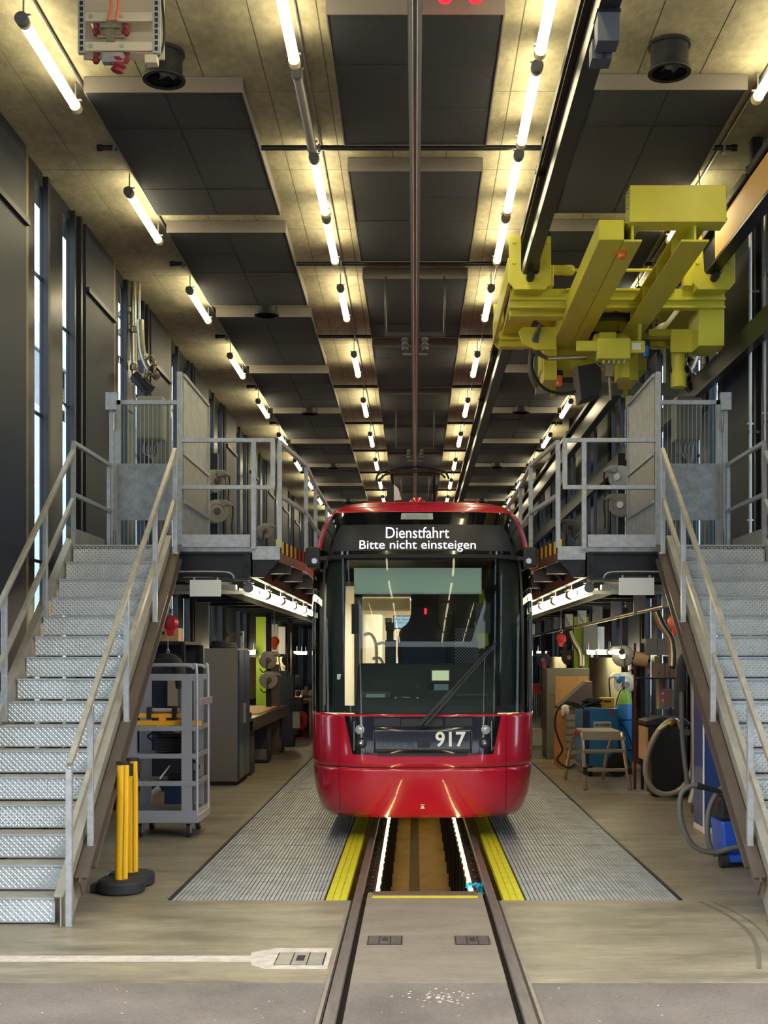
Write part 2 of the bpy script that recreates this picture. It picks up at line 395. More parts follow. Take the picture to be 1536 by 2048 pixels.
# ================================================================ GRATING
pw, pd, nb = .46, .40, 12
bars = MB()
for i in range(nb):
    bars.box(i*pw/nb+.0045, (i+1)*pw/nb-.0045, .006, pd-.006, -.03, -.002)
for side, nm in ((-1, 'left'), (1, 'right')):
    g = thing('floor_grating', 'silver grey steel grating with yellow edge on the %s of the track' % nm, 'grating', (side*1.3, 9.6, -.05))
    MB(g).box(min(side*.64, side*2.02), max(side*.64, side*2.02), 9.6, Y1, -.08, -.034).build('bearer', blk_m, g)
    MB(g).box(min(side*2.0, side*2.025), max(side*2.0, side*2.025), 9.6, Y1, -.06, .008).build('edge_angle', blk, g)
    x0 = -2.0 if side < 0 else .80
    t = bars.build('grating_plank', grate, g); nrow = 50
    first = True
    for c, (xa, w) in enumerate(((x0, .42), (x0+.42, .42), (x0+.84, .36))):
        for j in range(nrow):
            o = t if first else t.copy()
            if not first: COL.objects.link(o)
            first = False
            o.location = (xa-side*1.3, j*pd, .05+random.uniform(-.0015, .0015)); o.scale = (w/pw, 1, 1)
    MB(g).box(min(x0, x0+1.2), max(x0, x0+1.2), 9.6+nrow*pd, Y1, -.03, -.002).build('far_planks', grate, g)
    yb = MB()
    for i in range(3): yb.box(i*.165/3+.002, (i+1)*.165/3-.002, .003, .237, -.05, .0)
    ty = yb.build('yellow_plank', yellow, g)
    for j in range(60):
        o = ty if j == 0 else ty.copy()
        if j: COL.objects.link(o)
        o.location = ((-.785 if side < 0 else .62)-side*1.3, j*.24, .052)
# --- drain covers in the slab
for x, y, w, d, lab in ((-.40, 8.13, .235, .24, 'square drain cover beside the left rail inside the track'), (.19, 8.13, .235, .24, 'square drain cover beside the right rail inside the track'), (-.96, 7.58, .31, .32, 'drain cover set in pale mortar outside the left rail')):
    t = thing('drain_cover', lab, 'cover', (x+w/2, y+d/2, 0))
    MB(t).box(x, x+w, y, y+d, -.02, .004).build('frame', groove_m, t)
    for i in range(3):
        MB(t).box(x+.008+i*(w-.01)/3, x+(i+1)*(w-.01)/3, y+.008, y+d-.008, .0, .007).build('cover_plate', steel if w < .3 else stringer_m, t)
    MB(t).box(x+w*.42, x+w*.58, y+d*.3, y+d*.7, .007, .010).build('lifting_slot', groove_m, t)
# --- tyre arcs and paint flecks on the slab
mk = MB()
for x0, w in ((2.02, .03), (2.12, .02)):
    pts = [(x0+.22*math.sin(i/12*2.6), 7.5+i*.17) for i in range(13)]
    for (a, b), (c, d) in zip(pts, pts[1:]): mk.add([(a, b, .0022), (a+w, b, .0022), (c+w, d, .0022), (c, d, .0022)], [(0, 1, 2, 3)])
struct('floor_tyre_mark', mk, M('tyre_mark', '#6a614f', .6, var=.3, scale=30), smooth=False)
fk = MB()
for k in range(60):
    x, y = random.gauss(.06, .09), random.gauss(6.9, .07); r = random.uniform(.003, .010); fk.cyl((x, y, -.006), (x, y, -.004), r, 5)
for k in range(40):
    x, y = random.uniform(-2.4, 2.6), random.uniform(6.4, 7.15)
    if abs(abs(x)-.535) > .1: r = random.uniform(.003, .007); fk.cyl((x, y, -.006), (x, y, -.004), r, 5)
struct('floor_paint_fleck', fk, mortar, smooth=False)
# --- blue rag
t = thing('cleaning_rag', 'crumpled blue rag lying beside the right rail', 'rag', (.45, 10.5, -.13))
m = MB()
for k in range(26):
    a = random.uniform(0, 6.28); p = [Vector((random.gauss(0, .035), random.gauss(0, .05), random.uniform(0, .09))) for _ in range(4)]
    m.tube(p, .012, 5, 3)
m.build('cloth', rag, t)
# ================================================================ CEILING FITTINGS
def make_lamp(name, label, lit=True, L=1.58):
    t = thing(name, label, 'lamp')
    MB().cyl((0, .10, 0), (0, L-.10, 0), .043, 16).build('tube', tube_e if lit else tube_off, t)
    for y0, y1 in ((.055, .10), (L-.10, L-.055)): MB().cyl((0, y0, 0), (0, y1, 0), .048, 16).build('ring', ring_m if lit else tube_off, t)
    MB().lathe([(.046, 0), (.052, .005), (.052, .055)], (0, 0, 0), (0, 1, 0), 16).build('end_cap', capg, t)
    MB().lathe([(.050, 0), (.050, .03), (.03, .055)], (0, L-.055, 0), (0, 1, 0), 16).build('end_cap', ring_m if lit else capg, t)
    for y in (.07, L-.075):
        MB().box(-.055, .055, y-.012, y+.012, .045, .06).box(-.006, .006, y-.006, y+.006, .06, .21).build('bracket', galv_d, t)
    return t
ZL = 6.78
rows = {'outer left': (-3.08, [8.15+BAY*k for k in range(12)]),
        'inner left': (-1.065, [1.7, 3.3, 4.9, 6.7, 8.45, 11.87, 13.52]+[16.1+BAY*k for k in range(9)]),
        'inner right': (.927, [1.7, 3.3, 4.9, 6.6, 8.30, 10.03, 11.80, 13.50]+[16.1+BAY*k for k in range(9)]),
        'outer right': (2.90, [8.90]+[12.10+BAY*k for k in range(10)])}
rows['outer left'] = (-3.08, [1.7, 3.3, 4.9, 9.28, 12.75]+[16.2+BAY*k for k in range(9)])
rows['outer right'] = (2.90, [1.7, 3.3, 4.9, 9.1, 12.72]+[16.2+BAY*k for k in range(9)])
lamp0 = make_lamp('ceiling_tube_lamp', 'x'); first = True
for rn, (x, ys) in rows.items():
    for i, y in enumerate(ys):
        n0 = sum(1 for q in ys if q+1.58 < 9.1)
        lab = 'glowing tube lamp in the %s ceiling row, %s lit one from the top edge' % (rn, ORD[i-n0]) if i >= n0 else 'glowing tube lamp above the viewer in the %s row, %s before the frame' % (rn, ORD[n0-1-i])
        if first: lamp0.location = (x, y, ZL); lamp0['label'] = lab; lamp0['group'] = 'ceiling tube lamps'; first = False; L0 = lamp0
        else: L = dup(lamp0, (x, y, ZL), lab, 'ceiling tube lamps')
lo = make_lamp('ceiling_tube_lamp', 'unlit grey tube lamp in the inner left ceiling row', False); lo.location = (-1.065, 10.14, ZL); lo['group'] = 'ceiling tube lamps'
for rn, (x, ys) in rows.items():
    c = MB().cyl((x+.05, 9, ZL+.19), (x+.05, 46, ZL+.19), .011, 8)
    tag(c.build('cable_conduit', galv_d), 'thin grey conduit along the %s row of ceiling lamps' % rn, 'conduit')
# cross bars
for k in range(10):
    y = 11.98+BAY*k; z = 6.91
    t = thing('ceiling_bar', 'black round bar across the ceiling, %s from the front' % ORD[k], 'bar', (-.05, y, z), 'ceiling bars')
    MB(t).cyl((-3.2, y, z), (1.17, y, z), .026, 12).build('pipe', blk, t)
    MB(t).cyl((1.37, y, z), (3.08, y, z), .026, 12).build('pipe', blk, t)
    for x in (-3.2, 3.03): MB(t).cyl((x, y, z), (x+.05, y, z), .033, 12).build('end_cap', blk_m, t)
    for x in (-3.03, -1.02, .97, 2.95): MB(t).box(x-.012, x+.012, y-.03, y+.03, z-.06, z+.03).build('clip', galv_d, t)
# dark acoustic panels
def acoustic_panel(x0, x1, y0, y1, lab):
    t = thing('acoustic_panel', lab, 'ceiling panel', ((x0+x1)/2, (y0+y1)/2, 6.86), 'acoustic ceiling panels')
    b, h = .012, ZC-.005
    MB(t).box(x0, x1, y0-b, y0, 6.86, h).build('front_fascia', fascia, t)
    MB(t).box(x0, x1, y1, y1+b, 6.86, h).build('rear_fascia', fascia, t)
    MB(t).box(x0-b, x0, y0-b, y1+b, 6.86, h).build('side_fascia', fascia, t)
    MB(t).box(x1, x1+b, y0-b, y1+b, 6.86, h).build('side_fascia', fascia, t)
    n = max(2, round((y1-y0)/.74)); w = (x1-x0)/2; d = (y1-y0)/n
    tl = MB().box(.003, w-.003, .003, d-.003, 0, .03).build('felt_tile', acoustic, t)
    for i in range(2):
        for j in range(n):
            o = tl if (i, j) == (0, 0) else tl.copy()
            if (i, j) != (0, 0): COL.objects.link(o)
            o.location = (x0+i*w-(x0+x1)/2, y0+j*d-(y0+y1)/2, .004+random.uniform(-.002, .002))
    return t
for k in range(10):
    y = 10.7+BAY*k
    acoustic_panel(-2.97, -1.6, y, y+2.97, 'dark acoustic panel in the left ceiling row, %s from the front' % ORD[k])
    acoustic_panel(1.47, 2.81, y-.05, y+2.92, 'dark acoustic panel in the right ceiling row, %s from the front' % ORD[k])
cy = [(9.4, 11.8)]+[(12.44+BAY*k, 15.3+BAY*k+(.1 if k else 0)) for k in range(9)]
for k, (a, b) in enumerate(cy):
    acoustic_panel(-.755, .60, a, b, 'dark acoustic panel in the middle ceiling row, %s from the front' % ORD[k])
# duct fans
def fan(loc, lab):
    t = thing('duct_fan', lab, 'fan', loc, 'round ceiling fans')
    MB().lathe([(.145, .24), (.145, .0), (.158, .0), (.155, .20), (.175, .205), (.175, .23)], (0, 0, -.235), n=28).build('housing', blk, t)
    MB().lathe([(.145, 0), (.178, .0), (.182, .012), (.178, .024), (.145, .03), (.145, 0)], (0, 0, -.245), n=28, cap=False).build('flange', blk_m, t)
    MB().lathe([(.03, 0), (.04, .01), (.04, .07)], (0, 0, -.2), n=12).build('hub', capg, t)
    for i in range(7):
        a = i*2*math.pi/7; c, s = math.cos(a), math.sin(a)
        MB().add([(c*.035-s*.02, s*.035+c*.02, -.17), (c*.145-s*.04, s*.145+c*.04, -.18), (c*.145+s*.03, s*.145-c*.03, -.14), (c*.035+s*.02, s*.035-c*.02, -.14)], [(0, 1, 2, 3)]).build('blade', capg, t, smooth=False)
    MB().box(-.006, .006, -.15, .15, -.05, -.04).box(-.15, .15, -.006, .006, -.05, -.04).build('guard', capg, t)
for k in range(5):
    fan((-2.19, 10.25+2*BAY*k, ZC), 'black duct fan in the left ceiling row, %s from the front' % ORD[k])
    fan((2.03, 10.12+2*BAY*k, ZC), 'black duct fan in the right ceiling row, %s from the front' % ORD[k])
# overhead conductor rail
t = thing('conductor_rail', 'long grey overhead conductor rail along the middle of the hall', 'rail', (-.08, 8, 5.72))
m = MB(t)
X, z = -.08, 5.72
m.prism([(X-.012, z), (X+.012, z), (X+.018, z+.03), (X+.040, z+.04), (X+.040, z+.05), (X+.010, z+.05), (X+.010, z+.10), (X+.045, z+.10), (X+.045, z+.112), (X-.045, z+.112), (X-.045, z+.10), (X-.010, z+.10), (X-.010, z+.05), (X-.04, z+.05), (X-.04, z+.04), (X-.018, z+.03)], 'y', 5.5, 46)
m.build('profile', M('aluminium_rail', '#8f8b83', .45, .25), t)
MB(t).box(X-.012, X+.012, 5.5, 46, z-.006, z+.004).build('contact_wire', M('copper', '#6f665e', .35, .8), t)
for k in range(4):
    y = 15.9+8.7*k
    h = thing('rail_hanger', 'dark hanger with two insulators holding the overhead rail, %s from the front' % ORD[k], 'bracket', (X, y, 5.84), 'conductor rail hangers')
    MB(h).box(X-.4, X+.4, y-.03, y+.03, 6.08, 6.13).build('cross_arm', blk, h)
    MB(h).box(X-.16, X+.16, y-.02, y+.02, 5.832, 5.86).build('clamp', capg, h)
    for sx in (-1, 1):
        MB(h).cyl((X+sx*.38, y, 6.13), (X+sx*.38, y, 6.86), .012, 8).build('rod', blk, h)
        MB(h).lathe([(.03, 0), (.05, .02), (.03, .05), (.05, .08), (.03, .11), (.05, .14), (.03, .18)], (X+sx*.13, y, 5.89), n=12).build('insulator', capg, h)
# red signal lamps
for x, nm in ((.145, 'left'), (.375, 'right')):
    t = thing('signal_lamp', 'glowing red signal lamp at the top edge, %s one of the pair' % nm, 'lamp', (x, 9.15, 6.98), 'red signal lamps')
    MB().lathe([(.02, -.155), (.045, -.145), (.058, -.11), (.06, -.06), (.06, -.05)], (0, 0, 0), n=18).build('lens', redl, t)
    MB().lathe([(.065, -.05), (.065, .02)], (0, 0, 0), n=18).build('base', blk, t)
# disconnector frame, upper left
t = thing('disconnector_switch', 'beige steel switch frame with red insulators hanging from the ceiling', 'switchgear', (-2.2, 9.2, 6.36))
Yd = 9.2
def fp(x, y): p = at(x, y, Yd); return p.x, p.z
xl, z0 = fp(157, 108); xr, _ = fp(321, 108)
for xx in (xl, xr-.055):
    MB(t).box(xx, xx+.055, Yd-.02, Yd+.02, z0, ZC).build('slotted_rail', galv, t)
    me = MB().box(-.012, .012, -.024, -.02, -.014, .014).build('slot', blk_m, t)
    for k in range(14):
        o = me if k == 0 else me.copy()
        if k: COL.objects.link(o)
        o.location = (xx+.0275+2.2, 0, .03+k*.043+z0-6.36)
MB(t).box(xl, xr, Yd+.14, Yd+.16, z0+.03, ZC).build('back_plate', beige, t)
for yy in (35, 94):
    a = fp(178, yy-9)[1]; b = fp(178, yy+9)[1]
    MB(t).box(xl+.05, xr-.05, Yd-.015, Yd+.015, b, a).build('cross_bar', beige, t, bevel=.004)
    for xx in (184, 246): MB(t).lathe([(.014, 0), (.014, .012)], (fp(xx, yy)[0], Yd-.027, fp(xx, yy)[1]), (0, 1, 0), 12).build('screw', galv, t)
for xx in (187, 247):
    for yy in (48, 104): MB(t).lathe([(.02, -.05), (.034, -.03), (.022, 0), (.034, .03), (.02, .05)], (fp(xx, yy)[0], Yd+.07, fp(xx, yy)[1]), n=12).build('insulator', insul, t)
p = fp(236, 128); MB(t).lathe([(.03, -.06), (.055, -.045), (.04, -.02), (.06, 0), (.045, .02), (.06, .04), (.03, .065)], (p[0], Yd+.02, p[1]), (.3, -.2, 1), 14).build('insulator', insul, t)
p = fp(222, 65); MB(t).cbox((p[0], Yd, p[1]), (.06, .06, .16)).cbox((p[0], Yd-.03, p[1]+.03), (.15, .03, .03)).cyl((p[0]-.1, Yd, p[1]-.03), (p[0]+.1, Yd, p[1]-.03), .015).build('switch_arm', valve_m, t)
MB(t).cbox((p[0]+.02, Yd, p[1]-.2), (.16, .06, .07)).build('terminal', galv_d, t)
for dx in (-.01, .045): MB(t).tube([(p[0]+dx, Yd-.02, p[1]+.08), (p[0]+dx+.02, Yd-.03, p[1]+.18), (p[0]+dx+.01, Yd, p[1]+.3)], .012).build('cable', cablek, t)
p = fp(302, 118); MB(t).cbox((p[0], Yd+.03, p[1]), (.09, .08, .06)).build('junction_box', beige, t)
MB(t).tube([(fp(320, 60)[0], Yd+.05, fp(320, 60)[1]+.3), (fp(326, 60)[0], Yd+.05, fp(326, 60)[1]), (fp(318, 100)[0], Yd+.05, fp(318, 100)[1]), (fp(296, 112)[0], Yd+.05, fp(296, 112)[1])], .01).build('cable', blk_m, t)
# ================================================================ CRANE
RX = (1.21, 3.27); ZB = 6.23
for X, nm in zip(RX, ('left', 'right')):
    t = thing('crane_runway', 'long black steel crane runway beam, the %s one' % nm, 'beam', (X, 8, ZB), 'crane runway beams')
    MB(t).box(X-.07, X+.07, Y0, 46, ZB, ZB+.025).build('bottom_flange', blk, t)
    MB(t).box(X-.012, X+.012, Y0, 46, ZB+.025, ZB+.43).build('web', blk, t)
    MB(t).box(X-.06, X+.06, Y0, 46, ZB+.43, ZB+.455).build('top_flange', blk, t)
    MB(t).box(X-.10, X-.075, Y0, 46, ZB+.40, ZB+.47).build('cable_track', blk_m, t)
    if nm == 'right': MB(t).box(X-.055, X-.014, Y0, 13.4, ZB+.05, ZB+.40).build('timber_packing', wood, t)
    for k in range(10):
        y = 11.98+BAY*k
        MB(t).box(X-.05, X+.05, y-.05, y+.05, ZB+.455, ZC-.003).box(X-.1, X+.1, y-.012, y+.012, ZB+.40, ZB+.5).build('hanger', blk, t)
        MB(t).lathe([(.016, 0), (.016, .02)], (X-.12, y, ZB+.44), (1, 0, 0), 8).build('bolt', galv, t)
# the yellow slewing crane
cr = thing('overhead_crane', 'bright yellow overhead crane with two girders hanging from black beams', 'crane', (2.25, 14.5, 5.4))
def cp(n, m, mat=None, **k): return m.build(n, mat or crane_y, cr, **k)
def zz(a): return a+CZ
def xx(a): return a+CX
for i, X in enumerate(RX):
    s = 1 if i == 0 else -1
    for Y in (13.68, 16.35):
        P = [(-.235, .40), (-.10, .40), (-.10, .0), (-.07, -.03), (.08, -.03), (.105, 0), (.13, .40), (.235, .40), (.235, -.12), (.17, -.2), (-.17, -.2), (-.235, -.12)]
        cp('carriage_plate', MB(cr).prism([(X+s*a, ZB+b) for a, b in P], 'y', Y, Y+.03), bevel=.004)
        cp('buffer', MB(cr).cyl((X+.0, Y-.09, ZB-.075), (X, Y, ZB-.075), .045, 18), blk_m)
        for a, b in ((-.18, .33), (-.18, .10), (.19, .33), (.19, .10)):
            cp('bolt', MB(cr).lathe([(.022, 0), (.022, .018)], (X+s*a, Y-.018, ZB+b), (0, 1, 0), 6))
    cp('carriage_beam', MB(cr).box(X-.17, X+.17, 13.72, 16.34, ZB-.17, ZB-.06), bevel=.006)
    sx0, sx1 = sorted((X-s*.245, X-s*.215))
    cp('side_plate', MB(cr).box(sx0, sx1, 13.7, 16.4, ZB-.12, ZB+.16))
    cp('wheel', MB(cr).cyl((X-s*.10, 13.95, ZB+.055), (X-s*.06, 13.95, ZB+.055), .05), steel)
    cp('gear_motor', MB(cr).lathe([(.04, 0), (.055, .02), (.055, .16), (.06, .17), (.06, .25), (.045, .28)], (X+s*.25, 13.95, ZB+.10), (s, 0, 0), 16))
    cp('gearbox', MB(cr).cbox((X+s*.24, 13.95, ZB+.02), (.10, .14, .24)), bevel=.01)
cp('drive_shaft', MB(cr).cyl((RX[0]+.3, 13.95, ZB+.10), (RX[1]-.3, 13.95, ZB+.10), .018))
# upper frame cross members and slewing ring
for Y, d in ((14.0, .12), (15.75, .12)):
    cp('cross_member', MB(cr).box(RX[0]-.2, RX[1]+.2, Y-d/2, Y+d/2, zz(4.06), zz(4.09)).box(RX[0]-.2, RX[1]+.2, Y-.01, Y+.01, zz(3.98), zz(4.2)).box(RX[0]-.2, RX[1]+.2, Y-d/2, Y+d/2, zz(3.97), zz(3.99)))
for X in (1.75, 2.75): cp('longitudinal_member', MB(cr).box(X-.07, X+.07, 14.0, 15.8, zz(4.02), zz(4.2)))
RC = (2.25, 14.75)
cp('ring_flange', MB(cr).lathe([(.40, 0), (.62, 0), (.62, .03), (.56, .03), (.56, .12), (.62, .12), (.62, .15), (.40, .15), (.40, 0)], (*RC, zz(4.0)), n=40, cap=False))
cp('ring_gear', MB(cr).lathe([(.36, 0), (.52, 0), (.52, .05), (.36, .05), (.36, 0)], (*RC, zz(3.945)), n=40, cap=False), blk)
for i in range(20):
    a = i*math.pi/10; cp('ring_bolt', MB(cr).lathe([(.018, 0), (.018, .02)], (RC[0]+.59*math.cos(a), RC[1]+.59*math.sin(a), zz(3.98)), n=6), steel)
cp('ring_plate', MB(cr).prism([(RC[0]-.6, 13.9), (RC[0]+.6, 13.9), (RC[0]+.8, 14.3), (RC[0]+.8, 15.2), (RC[0]+.6, 15.6), (RC[0]-.6, 15.6), (RC[0]-.8, 15.2), (RC[0]-.8, 14.3)], 'z', zz(4.155), zz(4.18)))
# lower rotating frame: two girders
g0, g1 = 11.4, 15.95
cp('left_girder_box', MB(cr).box(xx(1.72), xx(1.955), g0, g1, zz(3.88), zz(4.07)), bevel=.006)
cp('left_girder_beam', MB(cr).box(xx(1.96), xx(2.13), 11.45, g1, zz(3.88), zz(3.90)).box(xx(2.03), xx(2.055), 11.45, g1, zz(3.9), zz(4.1)).box(xx(1.96), xx(2.13), 11.45, g1, zz(4.05), zz(4.07)))
cp('right_girder', MB(cr).box(xx(2.50), xx(2.76), 11.45, 15.1, zz(3.88), zz(3.90)).box(xx(2.62), xx(2.64), 11.45, 15.1, zz(3.9), zz(4.1)).box(xx(2.50), xx(2.76), 11.45, 15.1, zz(4.05), zz(4.07)))
for k in range(5): cp('stiffener', MB(cr).box(xx(2.5), xx(2.62), 11.9+k*.75, 11.92+k*.75, zz(3.9), zz(4.05)))
cp('end_beam', MB(cr).box(xx(2.0), xx(2.90), 11.35, 11.6, zz(4.03), zz(4.375)), bevel=.008)
for k in range(3):
    cp('bolt', MB(cr).lathe([(.016, 0), (.016, .02)], (xx(2.9), 11.42, zz(4.08+.11*k)), (1, 0, 0), 6), galv)
    cp('bolt', MB(cr).lathe([(.016, -.02), (.016, 0)], (xx(2.0), 11.42, zz(4.08+.11*k)), (1, 0, 0), 6), galv)
for k in range(9):
    cp('bolt', MB(cr).lathe([(.013, -.012), (.013, 0)], (xx(1.79+.11*(k % 2)), 12.6+k*.36, zz(3.88)), n=6), galv)
cp('rear_beam', MB(cr).box(xx(1.6), xx(2.95), 15.5, 15.9, zz(3.62), zz(3.95)), bevel=.006)
cp('rear_post', MB(cr).box(xx(1.62), xx(1.78), 15.3, 15.85, zz(3.45), zz(3.9)))
cp('rear_post', MB(cr).box(xx(2.62), xx(2.80), 15.3, 15.85, zz(3.45), zz(3.9)))
# hoist motor, boxes
cp('hoist_motor', MB(cr).lathe([(.05, 0), (.105, .02), (.115, .05), (.115, .36), (.09, .42)], (xx(2.12), 14.55, zz(3.72)), (1, 0, 0), 20))
cp('motor_terminal_box', MB(cr).cbox((xx(2.27), 14.40, zz(3.74)), (.20, .10, .12)), bevel=.008)
cp('motor_bracket', MB(cr).prism([(14.3, zz(3.88)), (14.8, zz(3.88)), (14.8, zz(3.6)), (14.6, zz(3.55)), (14.35, zz(3.65))], 'x', xx(2.62), xx(2.66)))
cp('control_box', MB(cr).box(xx(2.12), xx(2.50), 14.15, 14.3, zz(3.44), zz(3.68)), bevel=.01)
cp('box_mount', MB(cr).box(xx(1.88), xx(2.14), 14.2, 14.24, zz(3.54), zz(3.66)), bevel=.008)
cp('box_mount', MB(cr).box(xx(2.5), xx(2.68), 14.2, 14.24, zz(3.52), zz(3.66)), bevel=.008)
cp('name_plate', MB(cr).box(xx(2.52), xx(2.63), 14.19, 14.2, zz(3.55), zz(3.63)), whitep)
for k in range(5): cp('cable_gland', MB(cr).cyl((xx(2.2+.06*k), 14.22, zz(3.40)), (xx(2.2+.06*k), 14.22, zz(3.44)), .012, 8), galv)
cp('hook_bracket', MB(cr).box(xx(2.42), xx(2.55), 14.5, 14.8, zz(3.3), zz(3.5)))
cp('limit_switch', MB(cr).cbox((xx(2.27), 14.3, zz(3.33)), (.09, .07, .14)).cyl((xx(2.28), 14.3, zz(3.26)), (xx(2.29), 14.28, zz(2.98)), .018, 10), valve_m)
cp('right_drive_plate', MB(cr).box(xx(3.0), xx(3.32), 14.3, 14.36, zz(3.55), zz(3.82)), bevel=.01)
cp('right_drive_motor', MB(cr).lathe([(.05, 0), (.09, .02), (.09, .18), (.07, .22), (.085, .3), (.085, .42)], (xx(3.12), 14.45, zz(3.15)), n=18))
cp('side_arm', MB(cr).box(xx(2.8), xx(3.55), 14.6, 14.75, zz(3.82), zz(3.9)))
cp('side_arm_box', MB(cr).box(xx(3.25), xx(3.55), 14.0, 14.5, zz(3.55), zz(3.98)), bevel=.008)
cp('left_arm', MB(cr).box(xx(1.10), xx(1.75), 14.12, 14.3, zz(3.92), zz(4.02)), bevel=.008)
cp('left_arm_plate', MB(cr).prism([(xx(1.25), zz(3.9)), (xx(1.3), zz(3.75)), (xx(1.45), zz(3.68)), (xx(1.7), zz(3.68)), (xx(1.7), zz(3.95)), (xx(1.3), zz(3.95))], 'y', 14.7, 14.74))
# grey-green bottom frame
cp('bottom_channel', MB(cr).box(xx(1.58), xx(3.44), 15.95, 16.08, zz(3.42), zz(3.56)), crane_g, bevel=.006)
cp('frame_post', MB(cr).box(xx(3.28), xx(3.44), 15.95, 16.08, zz(3.56), zz(4.1)), crane_g)
cp('frame_post', MB(cr).box(xx(1.56), xx(1.64), 15.95, 16.08, zz(3.56), zz(4.0)), crane_g)
for X in (1.78, 2.72): cp('strap', MB(cr).box(xx(X), xx(X+.06), 15.93, 16.1, zz(3.40), zz(3.7)))
cp('rack_rail', MB(cr).box(xx(2.3), xx(2.75), 15.9, 15.94, zz(3.56), zz(3.64)), galv)
cp('hook_box', MB(cr).prism([(xx(2.0), zz(3.55)), (xx(2.28), zz(3.6)), (xx(2.30), zz(3.3)), (xx(2.26), zz(3.2)), (xx(2.05), zz(3.14))], 'y', 15.0, 15.35), M('charcoal_plate', '#26272d', .6), bevel=.004)
cp('hook_box_side', MB(cr).prism([(xx(1.975), zz(3.56)), (xx(2.0), zz(3.55)), (xx(2.05), zz(3.14)), (xx(2.03), zz(3.13))], 'y', 15.0, 15.35), fascia)
def beacon(nm, c, mat):
    cp(nm+'_base', MB(cr).cyl(c, (c[0], c[1], c[2]+.06), .055, 16), blk_m)
    cp(nm+'_lens', MB(cr).lathe([(.02, -.13), (.045, -.115), (.05, -.08), (.05, 0)], c, n=16), mat)
beacon('amber_beacon', tuple(at(1243, 492, 11.75)), beacon_o)
beacon('amber_beacon', tuple(at(1117, 752, 15.4)), beacon_o)
beacon('blue_beacon', tuple(at(1290, 693, 14.3)), beacon_b)
cp('conduit', MB(cr).cyl((xx(1.62), 14.9, zz(3.62)), (xx(2.1), 14.9, zz(3.64)), .028, 12), pipe_m)
for k in range(3):
    cp('cable', MB(cr).tube([(xx(1.5), 14.6+k*.05, zz(3.95)), (xx(1.43+.02*k), 14.7, zz(3.8)), (xx(1.46+.02*k), 14.8, zz(3.68)), (xx(1.62), 14.9, zz(3.62))], .022), hose_m)
cp('cable', MB(cr).tube([(xx(1.5), 15.2, zz(3.85)), (xx(1.46), 15.25, zz(3.6)), (xx(1.6), 15.3, zz(3.36)), (xx(1.85), 15.3, zz(3.28)), (xx(2.1), 15.2, zz(3.32))], .018), blk_m)
cp('cable', MB(cr).tube([(xx(1.58), 15.95, zz(3.5)), (xx(1.5), 15.9, zz(3.7)), (xx(1.52), 15.9, zz(4.0))], .03), hose_m)
cp('cable', MB(cr).tube([(xx(2.1), 14.3, zz(3.55)), (xx(2.15), 14.3, zz(3.4)), (xx(2.25), 14.3, zz(3.36))], .012), hose_m)
# long dark cable beam by the right wall
t = MB().box(3.62, 3.72, Y0, 46, 5.35, 5.62); tag(t.build('cable_beam', blk), 'black longitudinal beam along the right wall below the crane', 'beam')
# hanging box below the left runway beam
t = thing('speaker_box', 'dark box hanging below the left crane runway beam at the top edge', 'speaker', (1.21, 8.2, 6.0))
sl = M('slate_box', '#39404c', .5)
MB(t).box(1.137, 1.283, 8.12, 8.28, 6.02, 6.215).build('housing', sl, t, bevel=.004)
MB(t).box(1.13, 1.29, 8.11, 8.29, 6.215, 6.229).build('lid', blk, t)
MB(t).box(1.125, 1.26, 8.30, 8.45, 5.99, 6.12).build('rear_housing', sl, t)
MB(t).box(1.20, 1.215, 8.28, 8.30, 5.99, 6.215).build('bracket', blk, t)
MB(t).cyl((1.21, 8.09, 6.22), (1.21, 8.09, 6.66), .007, 8).build('rod', blk, t)
# ================================================================ STAIRS AND PLATFORMS
SX = -.04; RISE, GO, NS = .191, .25, 16; ZD = RISE*NS; YS0 = 8.74
def X_(side, o): return SX+side*o
def sbox(m, side, o0, o1, y0, y1, z0, z1):
    a, b = sorted((X_(side, o0), X_(side, o1))); return m.box(a, b, y0, y1, z0, z1)
def zs(y): return RISE+(y-YS0)*RISE/GO          # nosing line
# one riser plate with raised lugs, shared by all steps
W = .92
rm = MB().box(-W/2, W/2, 0, .006, .014, RISE); lm = MB()
def lug(m, cx, cz, ang, L=.033, w=.012, h=.006):
    c, s = math.cos(ang), math.sin(ang)
    pts = [(-L/2, 0, 0), (0, -w/2, 0), (L/2, 0, 0), (0, w/2, 0), (-L*.2, 0, 1), (L*.2, 0, 1)]
    m.add([(cx+u*c-v*s, -h*t, cz+u*s+v*c) for u, v, t in pts], [(0, 1, 5, 4), (1, 2, 5), (2, 3, 4, 5), (3, 0, 4)])
d = .0225
for i in range(int(W/d)):
    for j in range(int((RISE-.02)/d)):
        lug(lm, -W/2+d*(i+.6), .024+d*(j+.45), math.radians(45 if (i+j) % 2 else -45))
tm = MB().box(-W/2, W/2, -.012, GO+.01, -.006, 0)
for i in range(int(W/d)):
    for j in range(int((GO)/d)):
        c = (-W/2+d*(i+.6), d*(j+.4)); ang = math.radians(45 if (i+j) % 2 else -45); cc, ss = math.cos(ang), math.sin(ang)
        tm.add([(c[0]+u*cc-v*ss, c[1]+u*ss+v*cc, h) for u, v, h in ((-.015, 0, 0), (0, -.004, 0), (.015, 0, 0), (0, .004, 0), (0, 0, .003))], [(0, 1, 4), (1, 2, 4), (2, 3, 4), (3, 0, 4)])
RME = TME = None
